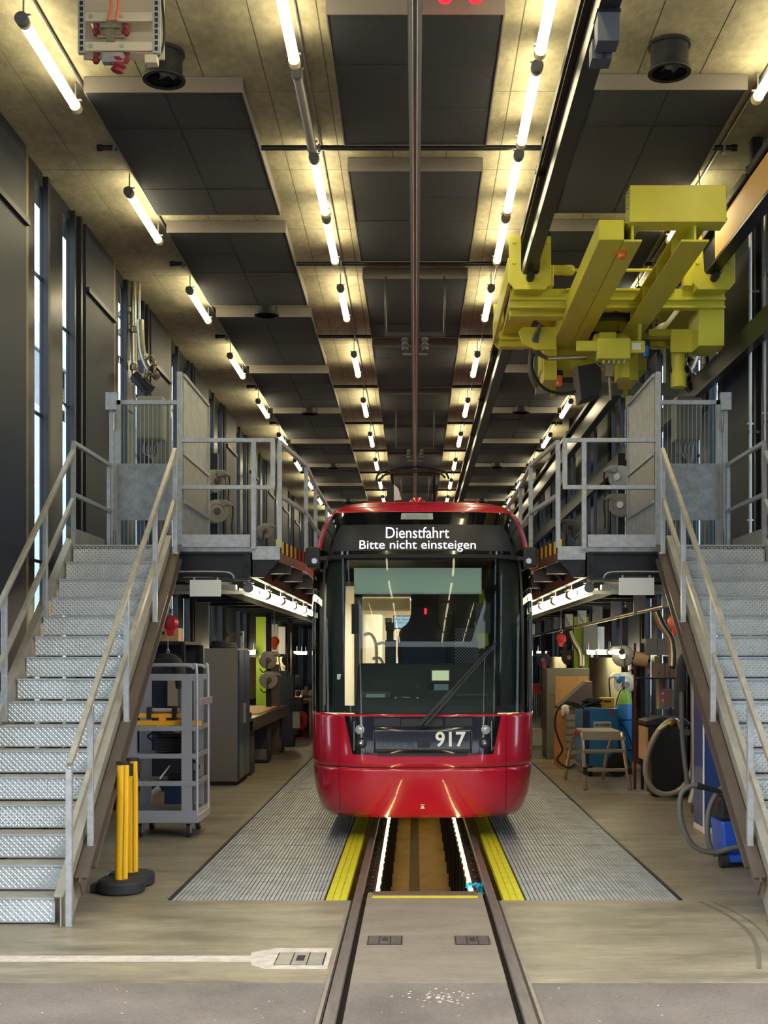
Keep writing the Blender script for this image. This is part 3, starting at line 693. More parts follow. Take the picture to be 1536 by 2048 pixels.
for side, nm in ((-1, 'left'), (1, 'right')):
    XM = X_(side, 3.08)
    st = thing('steel_staircase', 'galvanised steel staircase with patterned steps on the %s' % nm, 'staircase', (XM, YS0, 0))
    if RME is None:
        a = rm.build('riser', plate, st, smooth=False); RME = a.data; a2 = lm.build('lug', lug_m, st, smooth=False); LME = a2.data; bpy.data.objects.remove(a2); b = tm.build('tread', stringer_m, st, smooth=False); TME = b.data
        bpy.data.objects.remove(a); bpy.data.objects.remove(b)
    for k in range(NS):
        o = link('riser', RME, st); o.location = (0, k*GO, k*RISE); link('raised_pattern', LME, o, kind='stuff')
        o = link('tread', TME, st); o.location = (0, k*GO, (k+1)*RISE)
        MB(st).box(XM-W/2, XM+W/2, YS0+k*GO-.014, YS0+k*GO+.002, (k+1)*RISE-.012, (k+1)*RISE+.002).build('nosing', plate, st)
    ye = YS0+NS*GO
    for o0, o1, n in ((2.555, 2.60, 'inner_stringer'), (3.555, 3.60, 'outer_stringer')):
        m = MB(st); yb = YS0-.06
        P = [(yb, 0), (yb+.30, 0), (ye-.2, zs(ye)-.33), (ye-.2, zs(ye-.2)+.06), (yb, zs(yb)+.06)]
        xa, xb = sorted((X_(side, o0), X_(side, o0+.012))); m.prism(P, 'x', xa, xb)
        # flanges
        for dz in (.06, -.33):
            m.bar((X_(side, (o0+o1)/2), yb+(.0 if dz > 0 else .4), zs(yb+(.0 if dz > 0 else .4))+dz), (X_(side, (o0+o1)/2), ye-.2, zs(ye-.2)+dz), .07, .012)
        m.build(n, stringer_m, st)
    # brown I beam carrying the inner side
    m = MB(st)
    for dx, dw, dz, dh in ((2.50, .09, -.09, .02), (2.50, .016, -.165, .14), (2.50, .09, -.24, .02)):
        m.bar((X_(side, dx), 8.98 if dz > -.2 else 9.1+(-.1-dz)*.9, zs(8.98 if dz > -.2 else 9.1+(-.1-dz)*.9)+dz), (X_(side, dx), 12.65, zs(12.65)+dz-.02), dw, dh)
    for v in m.v: v.z = max(v.z, .0)
    m.build('support_beam', brownbeam, st)
    # handrails
    H = .99; posty_ = [8.68, 9.25, 10.40, 11.55, 12.5]
    for off, on in ((2.50, 'inner'), (3.54, 'outer')):
        X = X_(side, off)
        yt = 8.70
        MB(st).bar((X, yt-.02, zs(yt)+H), (X, 12.52, zs(12.52)+H-.03), .042, .042).build('handrail', handrail_m, st, bevel=.004)
        MB(st).bar((X, yt, zs(yt)+H-.50), (X, 12.5, zs(12.5)+H-.53), .036, .05).build('mid_rail', handrail_m, st)
        for y in (posty_ if off < 3 else posty_[:-1]):
            zb = 0 if y < 8.7 else zs(y)-.10
            MB(st).box(X-.022, X+.022, y-.022, y+.022, zb, zs(y)+H-.02).build('post', galv, st, bevel=.003)
            MB(st).lathe([(.012, 0), (.02, .012), (.02, .03)], (X-side*.022, y, zb-.012 if zb else .02), n=8).build('post_bolt', steel, st)
    # ---------------- platform
    pf = thing('work_platform', 'raised steel work platform with galvanised railings %s of the tram' % nm, 'platform', (X_(side, 2.1), 12.75, ZD))
    def pb(n, mat, o0, o1, y0, y1, z0, z1, **k): return sbox(MB(pf), side, o0, o1, y0, y1, z0, z1).build(n, mat, pf, **k)
    YF, YE = 12.75, 46.0
    edge = [(1.50, YF), (1.345, 14.4), (1.37, 16.2), (1.37, YE)]
    poly_ = [(X_(side, o), y) for o, y in edge]+[(X_(side, 2.56), YE), (X_(side, 2.56), YF)]
    MB(pf).prism(poly_, 'z', ZD-.045, ZD).build('deck', galv_d, pf)
    pb('landing_deck', galv_d, 2.56, 3.66, 12.49, 14.3, ZD-.045, ZD)
    pb('rear_deck', galv_d, 2.56, 3.80, 14.3, YE, ZD-.045, ZD)
    # front beam
    pb('front_beam_web', blk, 1.78, 2.56, YF+.06, YF+.08, 2.75, ZD-.05)
    pb('front_beam_flange', blk, 1.78, 2.58, YF, YF+.14, 2.715, 2.74)
    pb('front_beam_flange', blk, 1.78, 2.58, YF, YF+.14, ZD-.07, ZD-.046)
    pb('splice_plate', blk, 1.74, 1.83, YF+.02, YF+.06, 2.75, ZD-.05)
    for oo in (1.72, 1.80):
        for z in (2.81, 2.87): MB(pf).lathe([(.018, 0), (.018, .02)], (X_(side, oo), YF-.005, z), (0, 1, 0), 10).build('bolt', blk_m, pf)
    MB(pf).prism([(X_(side, a), b) for a, b in ((1.76, 2.74), (1.76, ZD-.06), (1.46, ZD-.06), (1.46, ZD-.13), (1.62, 2.74))], 'y', YF+.02, YF+.05).build('gusset', blk, pf)
    pb('edge_plate', galv, 1.45, 1.74, YF-.01, YF+.01, ZD-.13, ZD+.01)
    for oo in (1.55, 1.63): MB(pf).lathe([(.012, 0), (.012, .02)], (X_(side, oo), YF-.02, ZD-.10), (0, 1, 0), 8).build('bolt', galv, pf)
    pb('toe_board', galv, 1.76, 2.50, YF-.03, YF-.015, ZD+.0, ZD+.13)
    # long beams and joists below
    pb('edge_beam', blk_m, 1.70, 1.76, YF+.1, YE, 2.74, ZD-.046)
    pb('inner_beam', brownbeam, 2.50, 2.6, YF+.2, YE, 2.74, ZD-.046)
    for k in range(22): pb('joist', blk, 1.42, 3.75, 13.5+k*1.45, 13.58+k*1.45, 2.83, ZD-.046)
    for k in range(12): MB(pf).prism([(X_(side, 1.76), 2.74), (X_(side, 1.76), 2.82), (X_(side, 1.45), ZD-.05), (X_(side, 1.38), ZD-.05)], 'y', 14.2+k*2.4, 14.23+k*2.4).build('bracket', blk, pf)
    pb('cable_tray', blk, 2.0, 2.14, 13.6, YE, 2.62, 2.68)
    pb('cross_tray', galv_d, 1.95, 2.9, 13.0, 13.1, 2.63, 2.68)
    pb('cross_tray', galv_d, 1.75, 2.9, 13.4, 13.5, 2.60, 2.64)
    # striped edge boards
    def lerp(a, b, t): return a[0]+(b[0]-a[0])*t, a[1]+(b[1]-a[1])*t
    stm = [M('stripe_yellow', '#d9bd2c', .5), blk_m, M('stripe_red', '#a8222a', .5)]
    n = 0
    for (A, B, cnt) in ((edge[0], edge[1], 14), (edge[1], edge[2], 14)):
        for i in range(cnt):
            p, q = lerp(A, B, i/cnt), lerp(A, B, (i+1)/cnt)
            mt = blk_m if n % 2 else (stm[0] if n < 9 else stm[2]); n += 1
            MB(pf).bar((X_(side, p[0]-.012), p[1], ZD+.02), (X_(side, q[0]-.012), q[1], ZD+.02), .012, .13).build('edge_stripe', mt, pf)
        p, q = A, B
        MB(pf).bar((X_(side, p[0]-.005), p[1], ZD-.09), (X_(side, q[0]-.005), q[1], ZD-.09), .012, .10).build('edge_skirt', steel, pf)
    # railings
    HZ = ZD+1.11
    def rl(n, p, q, w=.042): MB(pf).bar(p, q, w, w).build(n, galv, pf, bevel=.003)
    xa, xb, xc = X_(side, 2.49), X_(side, 1.72), X_(side, 1.52)
    yq = YF-.045
    rl('top_rail', (xa, yq, HZ), (xc-side*.02, yq, HZ)); rl('mid_rail', (xa, yq, ZD+.62), (xc-side*.02, yq, ZD+.62))
    MB(pf).box(xb-.023, xb+.023, yq-.023, yq+.023, ZD-.02, HZ-.02).build('post', galv, pf)
    MB(pf).box(xc-.023, xc+.023, yq-.023, yq+.023, ZD+.64, HZ-.02).build('post', galv, pf)
    MB(pf).box(xa-.025, xa+.025, yq-.025, yq+.025, ZD-.02, ZD+1.82).build('corner_post', galv, pf)
    pts = [(1.46, YF+.05), (1.325, 14.4), (1.36, 16.2), (1.36, 18.2), (1.36, 20.2), (1.36, 22.2), (1.36, 24.2), (1.36, 26.2), (1.36, 28.2)]
    for i, (o, y) in enumerate(pts):
        X = X_(side, o); MB(pf).box(X-.023, X+.023, y-.023, y+.023, ZD, HZ-.02).build('post', galv, pf)
        if i:
            po, py = pts[i-1]
            rl('top_rail', (X_(side, po), py, HZ), (X, y, HZ)); rl('mid_rail', (X_(side, po), py, ZD+.55), (X, y, ZD+.55))
    # landing side rails
    X = X_(side, 3.54)
    rl('top_rail', (X, 12.5, ZD+1.05), (X, 14.0, ZD+1.05)); rl('mid_rail', (X, 12.5, ZD+.52), (X, 14.0, ZD+.52))
    for y in (12.5, 13.95): MB(pf).box(X-.02, X+.02, y-.02, y+.02, ZD, ZD+1.03).build('post', galv, pf)
    sbox(MB(pf), side, 3.60, 3.61, 12.5, 14.0, ZD, ZD+.2).build('toe_board', stringer_m, pf)
    # ---------------- gate and side screen
    gt = thing('safety_gate', 'galvanised gate with ribbed clear panels at the top of the %s stairs' % nm, 'gate', (X_(side, 3.05), 14.0, ZD))
    def gb(n, mat, o0, o1, y0, y1, z0, z1, **k): return sbox(MB(gt), side, o0, o1, y0, y1, z0, z1).build(n, mat, gt, **k)
    g0, g1, gy, zt = 2.53, 3.48, 14.0, ZD+1.80
    gb('frame_stile', galv, g1-.06, g1, gy, gy+.04, ZD, zt); gb('frame_stile', galv, g0, g0+.06, gy, gy+.04, ZD, zt)
    gb('frame_rail', galv, g0, g1, gy, gy+.04, zt-.05, zt); gb('frame_rail', galv, g0+.06, g1-.06, gy, gy+.04, ZD, ZD+.05)
    gb('sheet_panel', galv_d, g0+.02, g1-.02, gy-.008, gy, ZD+.42, ZD+1.07)
    gb('clear_panel', poly, g0+.06, g1-.06, gy+.012, gy+.016, ZD+1.07, zt-.05); gb('clear_panel', poly, g0+.06, g1-.06, gy+.012, gy+.016, ZD+.05, ZD+.42)
    for k in range(17):
        o = g0+.09+k*.0475
        gb('rib', galv, o, o+.004, gy+.004, gy+.010, ZD+1.07, zt-.05); gb('rib', galv, o, o+.004, gy+.004, gy+.010, ZD+.05, ZD+.42)
    gb('hinge_post', galv, g1+.01, g1+.07, gy, gy+.06, ZD, zt-.08)
    for z in (ZD+.1, ZD+1.45): MB(gt).cyl((X_(side, g1+.005), gy-.01, z), (X_(side, g1+.005), gy-.01, z+.2), .016, 10).build('hinge', steel, gt)
    gb('closer', galv, g1-.02, g1+.10, gy-.05, gy+.02, zt-.12, zt+.08)
    for o in (g0+.06, g0+.3, g0+.55, g1-.08):
        for z in (ZD+.44, ZD+1.05): MB(gt).lathe([(.008, 0), (.008, .006)], (X_(side, o), gy-.014, z), (0, 1, 0), 8).build('rivet', steel, gt)
    sc = thing('side_screen', 'tall galvanised sheet screen beside the gate on the %s platform' % nm, 'screen', (X_(side, 2.47), 13.4, ZD))
    for n, z0, z1, y1, mt in (('upper_sheet', ZD+.98, ZD+1.80, 14.3, galv_d), ('middle_sheet', ZD+.48, ZD+.98, 14.3, steel), ('lower_sheet', ZD+.02, ZD+.48, 14.3, galv_d)):
        sbox(MB(sc), side, 2.462, 2.472, 12.76, y1, z0+.006, z1-.006).build(n, mt, sc)
    for z in (ZD+.48, ZD+.98, ZD+1.80): sbox(MB(sc), side, 2.445, 2.48, 12.76, 14.3, z-.018, z+.018).build('rail', galv, sc)
    sbox(MB(sc), side, 2.445, 2.485, 14.28, 14.32, ZD, ZD+1.82).build('end_post', galv, sc)
    # ---------------- blank board, bracket, lamps below
    bd = thing('blank_board', 'blank white board hanging under the %s platform edge' % nm, 'board', (X_(side, 2.2), YF-.05, 2.55))
    bx0, bx1 = (380, 442) if side < 0 else (1238, 1308)
    p, q = at(bx0, 1160 if side < 0 else 1156, YF-.05), at(bx1, 1193 if side < 0 else 1190, YF-.05)
    MB(bd).box(p.x, q.x, YF-.06, YF-.045, q.z, p.z).build('board', white, bd)
    for X in (p.x+.04, q.x-.04): MB(bd).box(X-.006, X+.006, YF-.045, YF+.0, p.z-.08, p.z+.03).build('hook', galv, bd)
    MB(bd).tube([(X_(side, 2.55), YF-.02, 2.80), (X_(side, 2.08), YF-.02, 2.80), (X_(side, 1.96), YF-.02, 2.78), (X_(side, 1.93), YF, 2.73)], .009, 8, 3).build('bent_rod', galv, bd)
    for k in range(6):
        lab = 'glowing tube lamp under the %s platform edge, %s from the front' % (nm, ORD[k])
        dup(lamp0, (X_(side, 1.80), 12.85+k*1.62, 2.64), lab, 'lamps under the platforms')
# ================================================================ TRAM
YSD = 13.45
tw = [(.25, 1.05), (.32, 1.10), (.5, 1.155), (.8, 1.185), (1.3, 1.20), (2.4, 1.20), (2.9, 1.185), (3.2, 1.14), (3.4, 1.06), (3.5, .98), (3.57, .84), (3.61, .62)]
ty = [(.25, 12.60), (.32, 12.50), (.5, 12.43), (.8, 12.40), (1.3, 12.45), (2.0, 12.56), (2.5, 12.68), (2.97, 12.84), (3.2, 12.92), (3.45, 13.05), (3.52, 13.12), (3.57, 13.24), (3.61, 13.40)]
def itp(T, z):
    if z <= T[0][0]: return T[0][1]
    for i in range(len(T)-1):
        a, b = T[i], T[i+1]
        if z <= b[0]:
            t = (z-a[0])/(b[0]-a[0])
            m0 = (b[1]-T[i-1][1])/(b[0]-T[i-1][0]) if i else (b[1]-a[1])/(b[0]-a[0])
            m1 = (T[i+2][1]-a[1])/(T[i+2][0]-a[0]) if i+2 < len(T) else (b[1]-a[1])/(b[0]-a[0])
            h = b[0]-a[0]
            return (2*t**3-3*t*t+1)*a[1]+(t**3-2*t*t+t)*h*m0+(-2*t**3+3*t*t)*b[1]+(t**3-t*t)*h*m1
    return T[-1][1]
NE = 3.0
def tS(a, z, off=0.):
    """surface point of the nose at fraction a of the half width and height z, pushed out by off"""
    def raw(a, z):
        w = itp(tw, z); y0 = itp(ty, z); aa = min(1, abs(a))
        return Vector((w*a, y0+(YSD-y0)*(1-(max(0, 1-aa**NE))**(1/NE)), z))
    p = raw(a, z)
    if off:
        e = 2e-3; da = raw(min(a+e, .9999), z)-raw(max(a-e, -.9999), z); dz = raw(a, z+e)-raw(a, z-e)
        n = da.cross(dz); n.normalize()
        if n.y > 0 and abs(a) < .9: n = -n
        if abs(a) >= .9 and n.x*a < 0: n = -n
        p = p+n*off
    return p
def aX(x, z): return x/itp(tw, z)
tr = thing('tram', 'red tram with black windscreen and lit destination display, front view', 'tram', (0, 12.5, 0))
def th(a): return math.copysign(math.asin(min(1, abs(a))**(NE/2)), a)
def ainv(t): return math.copysign(abs(math.sin(t))**(2/NE), t)
def patch(n, mat, aL, aR, z0, z1, off=0., nu=24, nv=8, thick=0., par=None, side=0., zc=None):
    """grid on the nose; aL/aR may be functions of z"""
    m = MB(tr); nu_ = nu+1
    fL = aL if callable(aL) else (lambda z: aL); fR = aR if callable(aR) else (lambda z: aR)
    cols = 0
    for j in range(nv+1):
        z = z0+(z1-z0)*j/nv; tl, trr = th(fL(z)), th(fR(z)); row = []
        if side and fL(z) <= -.999: row.append(Vector((-itp(tw, z), YSD+side, z)))
        for i in range(nu_):
            row.append(tS(ainv(tl+(trr-tl)*i/nu), z, off))
        if side and fR(z) >= .999: row.append(Vector((itp(tw, z), YSD+side, z)))
        cols = len(row); m.v += row
    for j in range(nv):
        for i in range(cols-1): m.f.append((j*cols+i, j*cols+i+1, (j+1)*cols+i+1, (j+1)*cols+i))
    o = m.build(n, mat, par or tr)
    if thick:
        md = o.modifiers.new('thickness', 'SOLIDIFY'); md.thickness = thick; md.offset = -1
    return o
SB = 28.0
patch('bumper', red, -1, 1, .25, .775, nu=60, nv=14, side=SB, thick=.03)
patch('seam', redd, -1, 1, .775, .788, off=-.012, nu=40, nv=1, side=SB)
patch('front_panel', red, -1, 1, .788, 1.325, nu=60, nv=12, side=SB, thick=.03)
for s in (-1, 1):
    f = lambda z, s=s: aX(s*.86, z)-.002; g = lambda z, s=s: aX(s*.86, z)+.002
    patch('panel_joint', redd, f, g, .27, 1.32, off=.0015, nu=1, nv=24)
MB(tr).box(-1.03, 1.03, YSD, YSD+SB, .24, .3).build('underside', blk_m, tr)
m = MB(tr); 
bt = [tS(ainv(-math.pi/2+math.pi*i/40), .25) for i in range(41)]
m.v += bt+[Vector((1.05, YSD, .27)), Vector((-1.05, YSD, .27))]; m.f.append(tuple(range(43))); m.build('bumper_underside', blk_m, tr)
# roof and corner shells
patch('roof_shell', red, -1, 1, 3.46, 3.61, nu=50, nv=10, side=SB, thick=.02)
MB(tr).box(-.62, .62, 13.38, YSD+SB, 3.58, 3.61).build('roof', red, tr)
for s in (-1, 1):
    aa = (lambda z: -1, lambda z: -.93) if s < 0 else (lambda z: .93, lambda z: 1)
    patch('corner_shell', red, aa[0], aa[1], 3.02, 3.46, nu=12, nv=10, side=SB, thick=.02)
    aa = (-1, -.875) if s < 0 else (.875, 1)
    patch('side_glass', sideg, aa[0], aa[1], 1.33, 3.0, nu=14, nv=10, side=.9)
    MB(tr).box(min(s*1.19, s*1.2), max(s*1.19, s*1.2), YSD+.9, YSD+SB, 1.325, 3.0).build('side_panel', red, tr)
    for k in range(6): MB(tr).box(min(s*1.195, s*1.206), max(s*1.195, s*1.206), YSD+2.2+k*3, YSD+4.7+k*3, 1.5, 2.9).build('side_window', gblack, tr)
    aa = (-.885, -.865) if s < 0 else (.865, .885)
    patch('pillar_seal', blk_m, aa[0], aa[1], 1.33, 2.99, off=.003, nu=2, nv=10)
    aa = (-.90, -.70) if s < 0 else (.70, .90)
    patch('pillar', mblack, aa[0], aa[1], 1.34, 2.98, off=-.07, nu=6, nv=10)
    MB(tr).box(min(s*1.12, s*1.14), max(s*1.12, s*1.14), 13.3, 14.5, 1.3, 3.0).build('cab_side', mblack, tr)
patch('windscreen', wind, -.865, .865, 1.33, 2.965, nu=36, nv=16)
patch('windscreen_lower_band', mblack, -.86, .86, 1.335, 1.41, off=-.008, nu=30, nv=2)
patch('header_glass', gblack, -.93, .93, 2.98, 3.46, nu=40, nv=8, off=.002)
patch('header_frame', blk_m, -.93, .93, 2.95, 2.99, nu=40, nv=2, off=.008)
dl = lambda z: -.815+max(0, (z-3.20)*.35); dr = lambda z: .80-max(0, (z-3.20)*.35)
patch('display_screen', M('display_dark', '#22242a', .35), dl, dr, 3.03, 3.315, off=.006, nu=30, nv=8)
def on_nose(me, x, z, off, n, mat, par=None, tilt=1.0):
    for v in me.vertices:
        p = tS(aX(x+v.co.x, z+v.co.y), z+v.co.y, off+v.co.z); v.co = p-Vector(tr['_w'])
    me.materials.clear(); me.materials.append(mat)
    return link(n, me, par or tr)
def tpos(px, py, Y=12.9): p = at(px, py, Y); return p.x, p.z
x, z = tpos(834, 1067); me = text_mesh('Dienstfahrt', .175, bold=0)
mw = max(v.co.x for v in me.vertices)-min(v.co.x for v in me.vertices); k = (127/190)/mw
for v in me.vertices: v.co.x *= k
on_nose(me, x, z, .012, 'display_text', ledw)
x, z = tpos(835, 1091); me = text_mesh('Bitte nicht einsteigen', .135, bold=0)
mw = max(v.co.x for v in me.vertices)-min(v.co.x for v in me.vertices); k = (233/190)/mw
for v in me.vertices: v.co.x *= k
on_nose(me, x, z, .012, 'display_text', ledw)
# reading lamp in the header
x, z = tpos(834, 1034, 13.05)
patch('header_lamp_frame', galv, aX(x-.17, z), aX(x+.17, z), z-.035, z+.035, off=.008, nu=6, nv=2)
patch('header_lamp', lensm, aX(x-.12, z), aX(x+.12, z), z-.02, z+.02, off=.012, nu=6, nv=2)
# black front mask
mz0, mz1 = .915, 1.30
mk = patch('front_mask', gblack, lambda z: aX(-.715-.085*(z-mz0)/(mz1-mz0), z), lambda z: aX(.715+.085*(z-mz0)/(mz1-mz0), z), mz0, mz1, off=.010, nu=40, nv=8)
patch('hood', M('hood_black', '#1d2027', .14, coat=.7), lambda z: aX(-.50, z), lambda z: aX(.50, z), .93, 1.19, off=.017, nu=24, nv=6, thick=.01)
patch('hood_lip', M('hood_black', '', 0), aX(-.46, .92), aX(.46, .92), .905, .93, off=.018, nu=24, nv=2)
patch('wiper_recess', mblack, aX(-.22, 1.24), aX(.20, 1.24), 1.20, 1.275, off=.013, nu=8, nv=2)
for s in (-1, 1):
    patch('mask_flap', blk, lambda z: aX(min(s*.23, s*.5), z), lambda z: aX(max(s*.23, s*.5), z), 1.20, 1.285, off=.016, nu=8, nv=2)
    patch('mask_line', galv, lambda z: aX(s*.70-.003, z), lambda z: aX(s*.70+.003, z), .95, 1.25, off=.013, nu=1, nv=6)
    for xx_, zz_, r, n in ((.64, 1.165, .048, 'signal_light'), (.625, 1.03, .058, 'head_light')):
        p = tS(aX(s*xx_, zz_), zz_, .012); d = (tS(aX(s*xx_, zz_), zz_, .1)-p).normalized()
        h = MB(tr).lathe([(r, -.01), (r, .008), (r*.86, .012), (r*.80, .002), (r*.4, .0)], p, d, 22).build(n, mblack if n == 'head_light' else galv, tr)
        MB(tr).lathe([(r*.74, 0), (r*.6, .009), (r*.3, .014)], p, d, 18).build('lens', lensm if n != 'head_light' else M('dark_lens', '#3a3d40', .08, coat=.8), h)
        if n == 'head_light': MB(tr).lathe([(r*.28, .012), (r*.2, .018)], p, d, 12).build('bulb', lensm, h)
p = tS(aX(.0, 1.03), 1.03, .03)
cs_ = patch('coupling_socket', mblack, aX(-.055, 1.03), aX(.075, 1.03), .985, 1.085, off=.028, nu=4, nv=2)
patch('socket_cover', blk, aX(-.03, 1.03), aX(.05, 1.03), 1.005, 1.065, off=.034, nu=4, nv=2, par=cs_)
x, z = tpos(900, 1480, 12.45); me = text_mesh('917', .205, bold=.004)
mw = max(v.co.x for v in me.vertices)-min(v.co.x for v in me.vertices); k = (60/195)/mw
for v in me.vertices: v.co.x *= k
on_nose(me, x, z, .03, 'fleet_number', whitep)
# jacking mark
x, z = tpos(845, 1612, 12.5)
m = MB().add([(-.022, -.022, 0), (.022, -.022, 0), (.007, .012, 0), (-.007, .012, 0), (-.022, .017, 0), (.022, .017, 0), (.022, .024, 0), (-.022, .024, 0)], [(0, 1, 2, 3), (4, 5, 6, 7)])
o = m.build('jacking_mark', whitep, tr, smooth=False); me = o.data; bpy.data.objects.remove(o); on_nose(me, x, z, .004, 'jacking_mark', whitep)
# wiper
def np_(px, py, off, Y): x, z = tpos(px, py, Y); return tS(aX(x, z), z, off)
for d in (0, 12):
    a = np_(838+d, 1452, .05, 12.45); b = np_(975+d*.8, 1300-d*.4, .05, 12.65)
    MB(tr).bar(a, a.lerp(b, .45), .028 if d else .034, .03, up=(0, -1, .2)).build('wiper_arm', mblack, tr)
    MB(tr).bar(a.lerp(b, .43), b, .016, .02, up=(0, -1, .2)).build('wiper_blade', mblack, tr)
a = np_(988, 1288, .05, 12.65); MB(tr).bar(np_(972, 1302, .05, 12.65), a, .02, .02).build('wiper_link', mblack, tr)
for s in (-1, 1):
    c = Vector((s*1.17, 13.05, 2.99)) if s < 0 else Vector((1.15, 13.05, 2.99))
    MB(tr).cbox((c.x, c.y, c.z-.02), (.16, .14, .22)).build('mirror_camera', mblack, tr, bevel=.03)
    MB(tr).lathe([(.03, 0), (.03, .02)], (c.x-s*.02, c.y-.09, c.z-.06), (0, 1, 0), 12).build('camera_lens', lensm, tr)
    p = tS(s*.985, 1.18, .003); MB(tr).cbox((s*1.195, 13.5, 1.12), (.014, .10, .2)).build('reflector', M('tail_glass', '#8c4a3c', .2, coat=.5), tr)
# roof things
p = at(834, 1004, 13.6); MB(tr).lathe([(.10, 0), (.10, .02), (.085, .05), (.04, .08), (.01, .09)], (p.x, 13.6, 3.60), n=20).build('roof_dome', red, tr)
p = at(786, 990, 14.3); MB(tr).cbox((p.x, 14.3, p.z-.02), (.14, .2, .26)).build('roof_box', blk, tr)
p = at(795, 988, 14.2); MB(tr).prism([(p.x-.04, p.z+.10), (p.x+.01, p.z+.05), (p.x+.05, p.z-.08), (p.x-.04, p.z-.09)], 'y', 14.1, 14.12).build('roof_marker', whitep, tr)
# pantograph
pg = MB(tr); yp = 24.6; zh = 5.70
def pp(px, py): return at(px, py, yp)
MB(tr).tube([pp(752, 962), pp(757, 948), pp(778, 939), pp(820, 934), pp(860, 935), pp(888, 942), pp(898, 958)], .022).build('pantograph_horn', blk, tr)
MB(tr).tube([pp(760, 952)+Vector((0, .4, 0)), pp(780, 941)+Vector((0, .4, 0)), pp(868, 938)+Vector((0, .4, 0)), pp(892, 950)+Vector((0, .4, 0))], .022).build('pantograph_horn', blk, tr)
MB(tr).bar(pp(785, 948), (-.45, 25.8, 3.62), .05, .05).bar(pp(868, 944), (.35, 25.8, 3.62), .05, .05).bar(pp(800, 943), pp(856, 940), .04, .06).bar(pp(868, 944), (.05, 24.9, 3.62), .02, .02).build('pantograph_arm', blk, tr)
# ---------------- cab interior
def tb(n, mat, x0, x1, y0, y1, z0, z1, **k): return MB(tr).box(x0, x1, y0, y1, z0, z1).build(n, mat, tr, **k)
tb('cab_floor', mblack, -1.0, 1.0, 13.2, 14.5, .5, .55)
tb('cab_ceiling', mblack, -1.1, 1.1, 13.0, 14.5, 2.94, 2.98)
MB(tr).prism([(12.66, 1.2), (12.72, 1.45), (12.95, 1.60), (13.0, 1.66), (13.25, 1.84), (13.42, 1.84), (13.5, 1.2)], 'x', -.70, .78).build('dashboard', M('dash_grey', '#262c2a', .7), tr, bevel=.03)
x0, z0 = tpos(708, 1186, 13.0); x1, z1 = tpos(963, 1136, 13.0)
tb('sun_blind', blind, x0, x1, 13.0, 13.006, z0, z1)
tb('blind_bar', galv_d, x0, x1, 12.99, 13.01, z0-.012, z0+.004)
def fb(n, mat, px0, py0, px1, py1, Y, d=.03, **k):
    p, q = at(px0, py1, Y), at(px1, py0, Y); return MB(tr).box(p.x, q.x, Y, Y+d, p.z, q.z).build(n, mat, tr, **k)
fb('left_monitor', mblack, 703, 1208, 721, 1268, 13.0, .04); fb('right_monitor', mblack, 952, 1206, 981, 1266, 13.0, .04)
fb('dash_display', M('dash_panel', '#353b38', .4), 720, 1383, 782, 1409, 12.78, .05); fb('dash_screen', M('lcd_grey', '#8a938c', .3), 732, 1388, 770, 1404, 12.775, .01)
fb('radio', mblack, 787, 1391, 840, 1409, 12.78, .05, bevel=.006)
fb('radio_display', M('radio_lcd', '#8f9693', .3), 804, 1394, 820, 1402, 12.77, .012)
for px in (791, 835):
    for py in (1396, 1402): MB(tr).sphere(at(px, py, 12.765), .008).build('radio_knob', whitep, tr)
fb('dash_box', mblack, 856, 1381, 902, 1410, 12.78, .05)
for px in (858, 864, 900, 906): MB(tr).sphere(at(px, 1404, 12.765), .009).build('indicator', whitep, tr)
fb('vent_panel', M('dash_panel', '', 0), 912, 1388, 975, 1408, 12.8, .05)
fb('tablet', mblack, 860, 1337, 902, 1365, 12.86, .02); fb('tablet_screen', emis('tablet_glow', (.85, .95, .55), .5), 864, 1341, 898, 1361, 12.855, .004)
fb('ticket_unit', M('unit_slate', '#6d7f84', .4), 868, 1368, 897, 1381, 12.83, .05)
fb('phone_holder', mblack, 829, 1367, 838, 1377, 12.8, .02)
fb('sticker', whitep, 674, 1348, 688, 1359, 12.72, .003)
# seat
sp = [(-.27, 1.2), (-.275, 1.75), (-.29, 1.95), (-.285, 2.15), (-.25, 2.24), (-.17, 2.29), (-.145, 2.36), (-.12, 2.47), (-.08, 2.49), (.08, 2.49), (.12, 2.47), (.145, 2.36), (.17, 2.29), (.25, 2.24), (.285, 2.15), (.29, 1.95), (.275, 1.75), (.27, 1.2)]
MB(tr).prism([(x+.01, z) for x, z in sp], 'y', 13.9, 14.05).build('driver_seat', seat_m, tr, bevel=.035)
fb('red_reflection', redl, 849, 1217, 853, 1228, 13.88, .01)  # glowing dab painting a red light reflection by the seat
fb('control_lever', mblack, 771, 1245, 789, 1262, 13.6, .05, bevel=.01); fb('lever_post', mblack, 773, 1262, 787, 1300, 13.62, .04); fb('lever_base', mblack, 770, 1280, 792, 1332, 13.64, .06, bevel=.01)
MB(tr).tube([at(880, 1203, 14.0), at(895, 1206, 14.0), at(907, 1225, 14.0), at(905, 1250, 14.0), at(900, 1275, 14.0)], .008).build('microphone_cable', mblack, tr)
fb('handset', mblack, 893, 1228, 907, 1278, 14.0, .04, bevel=.01)
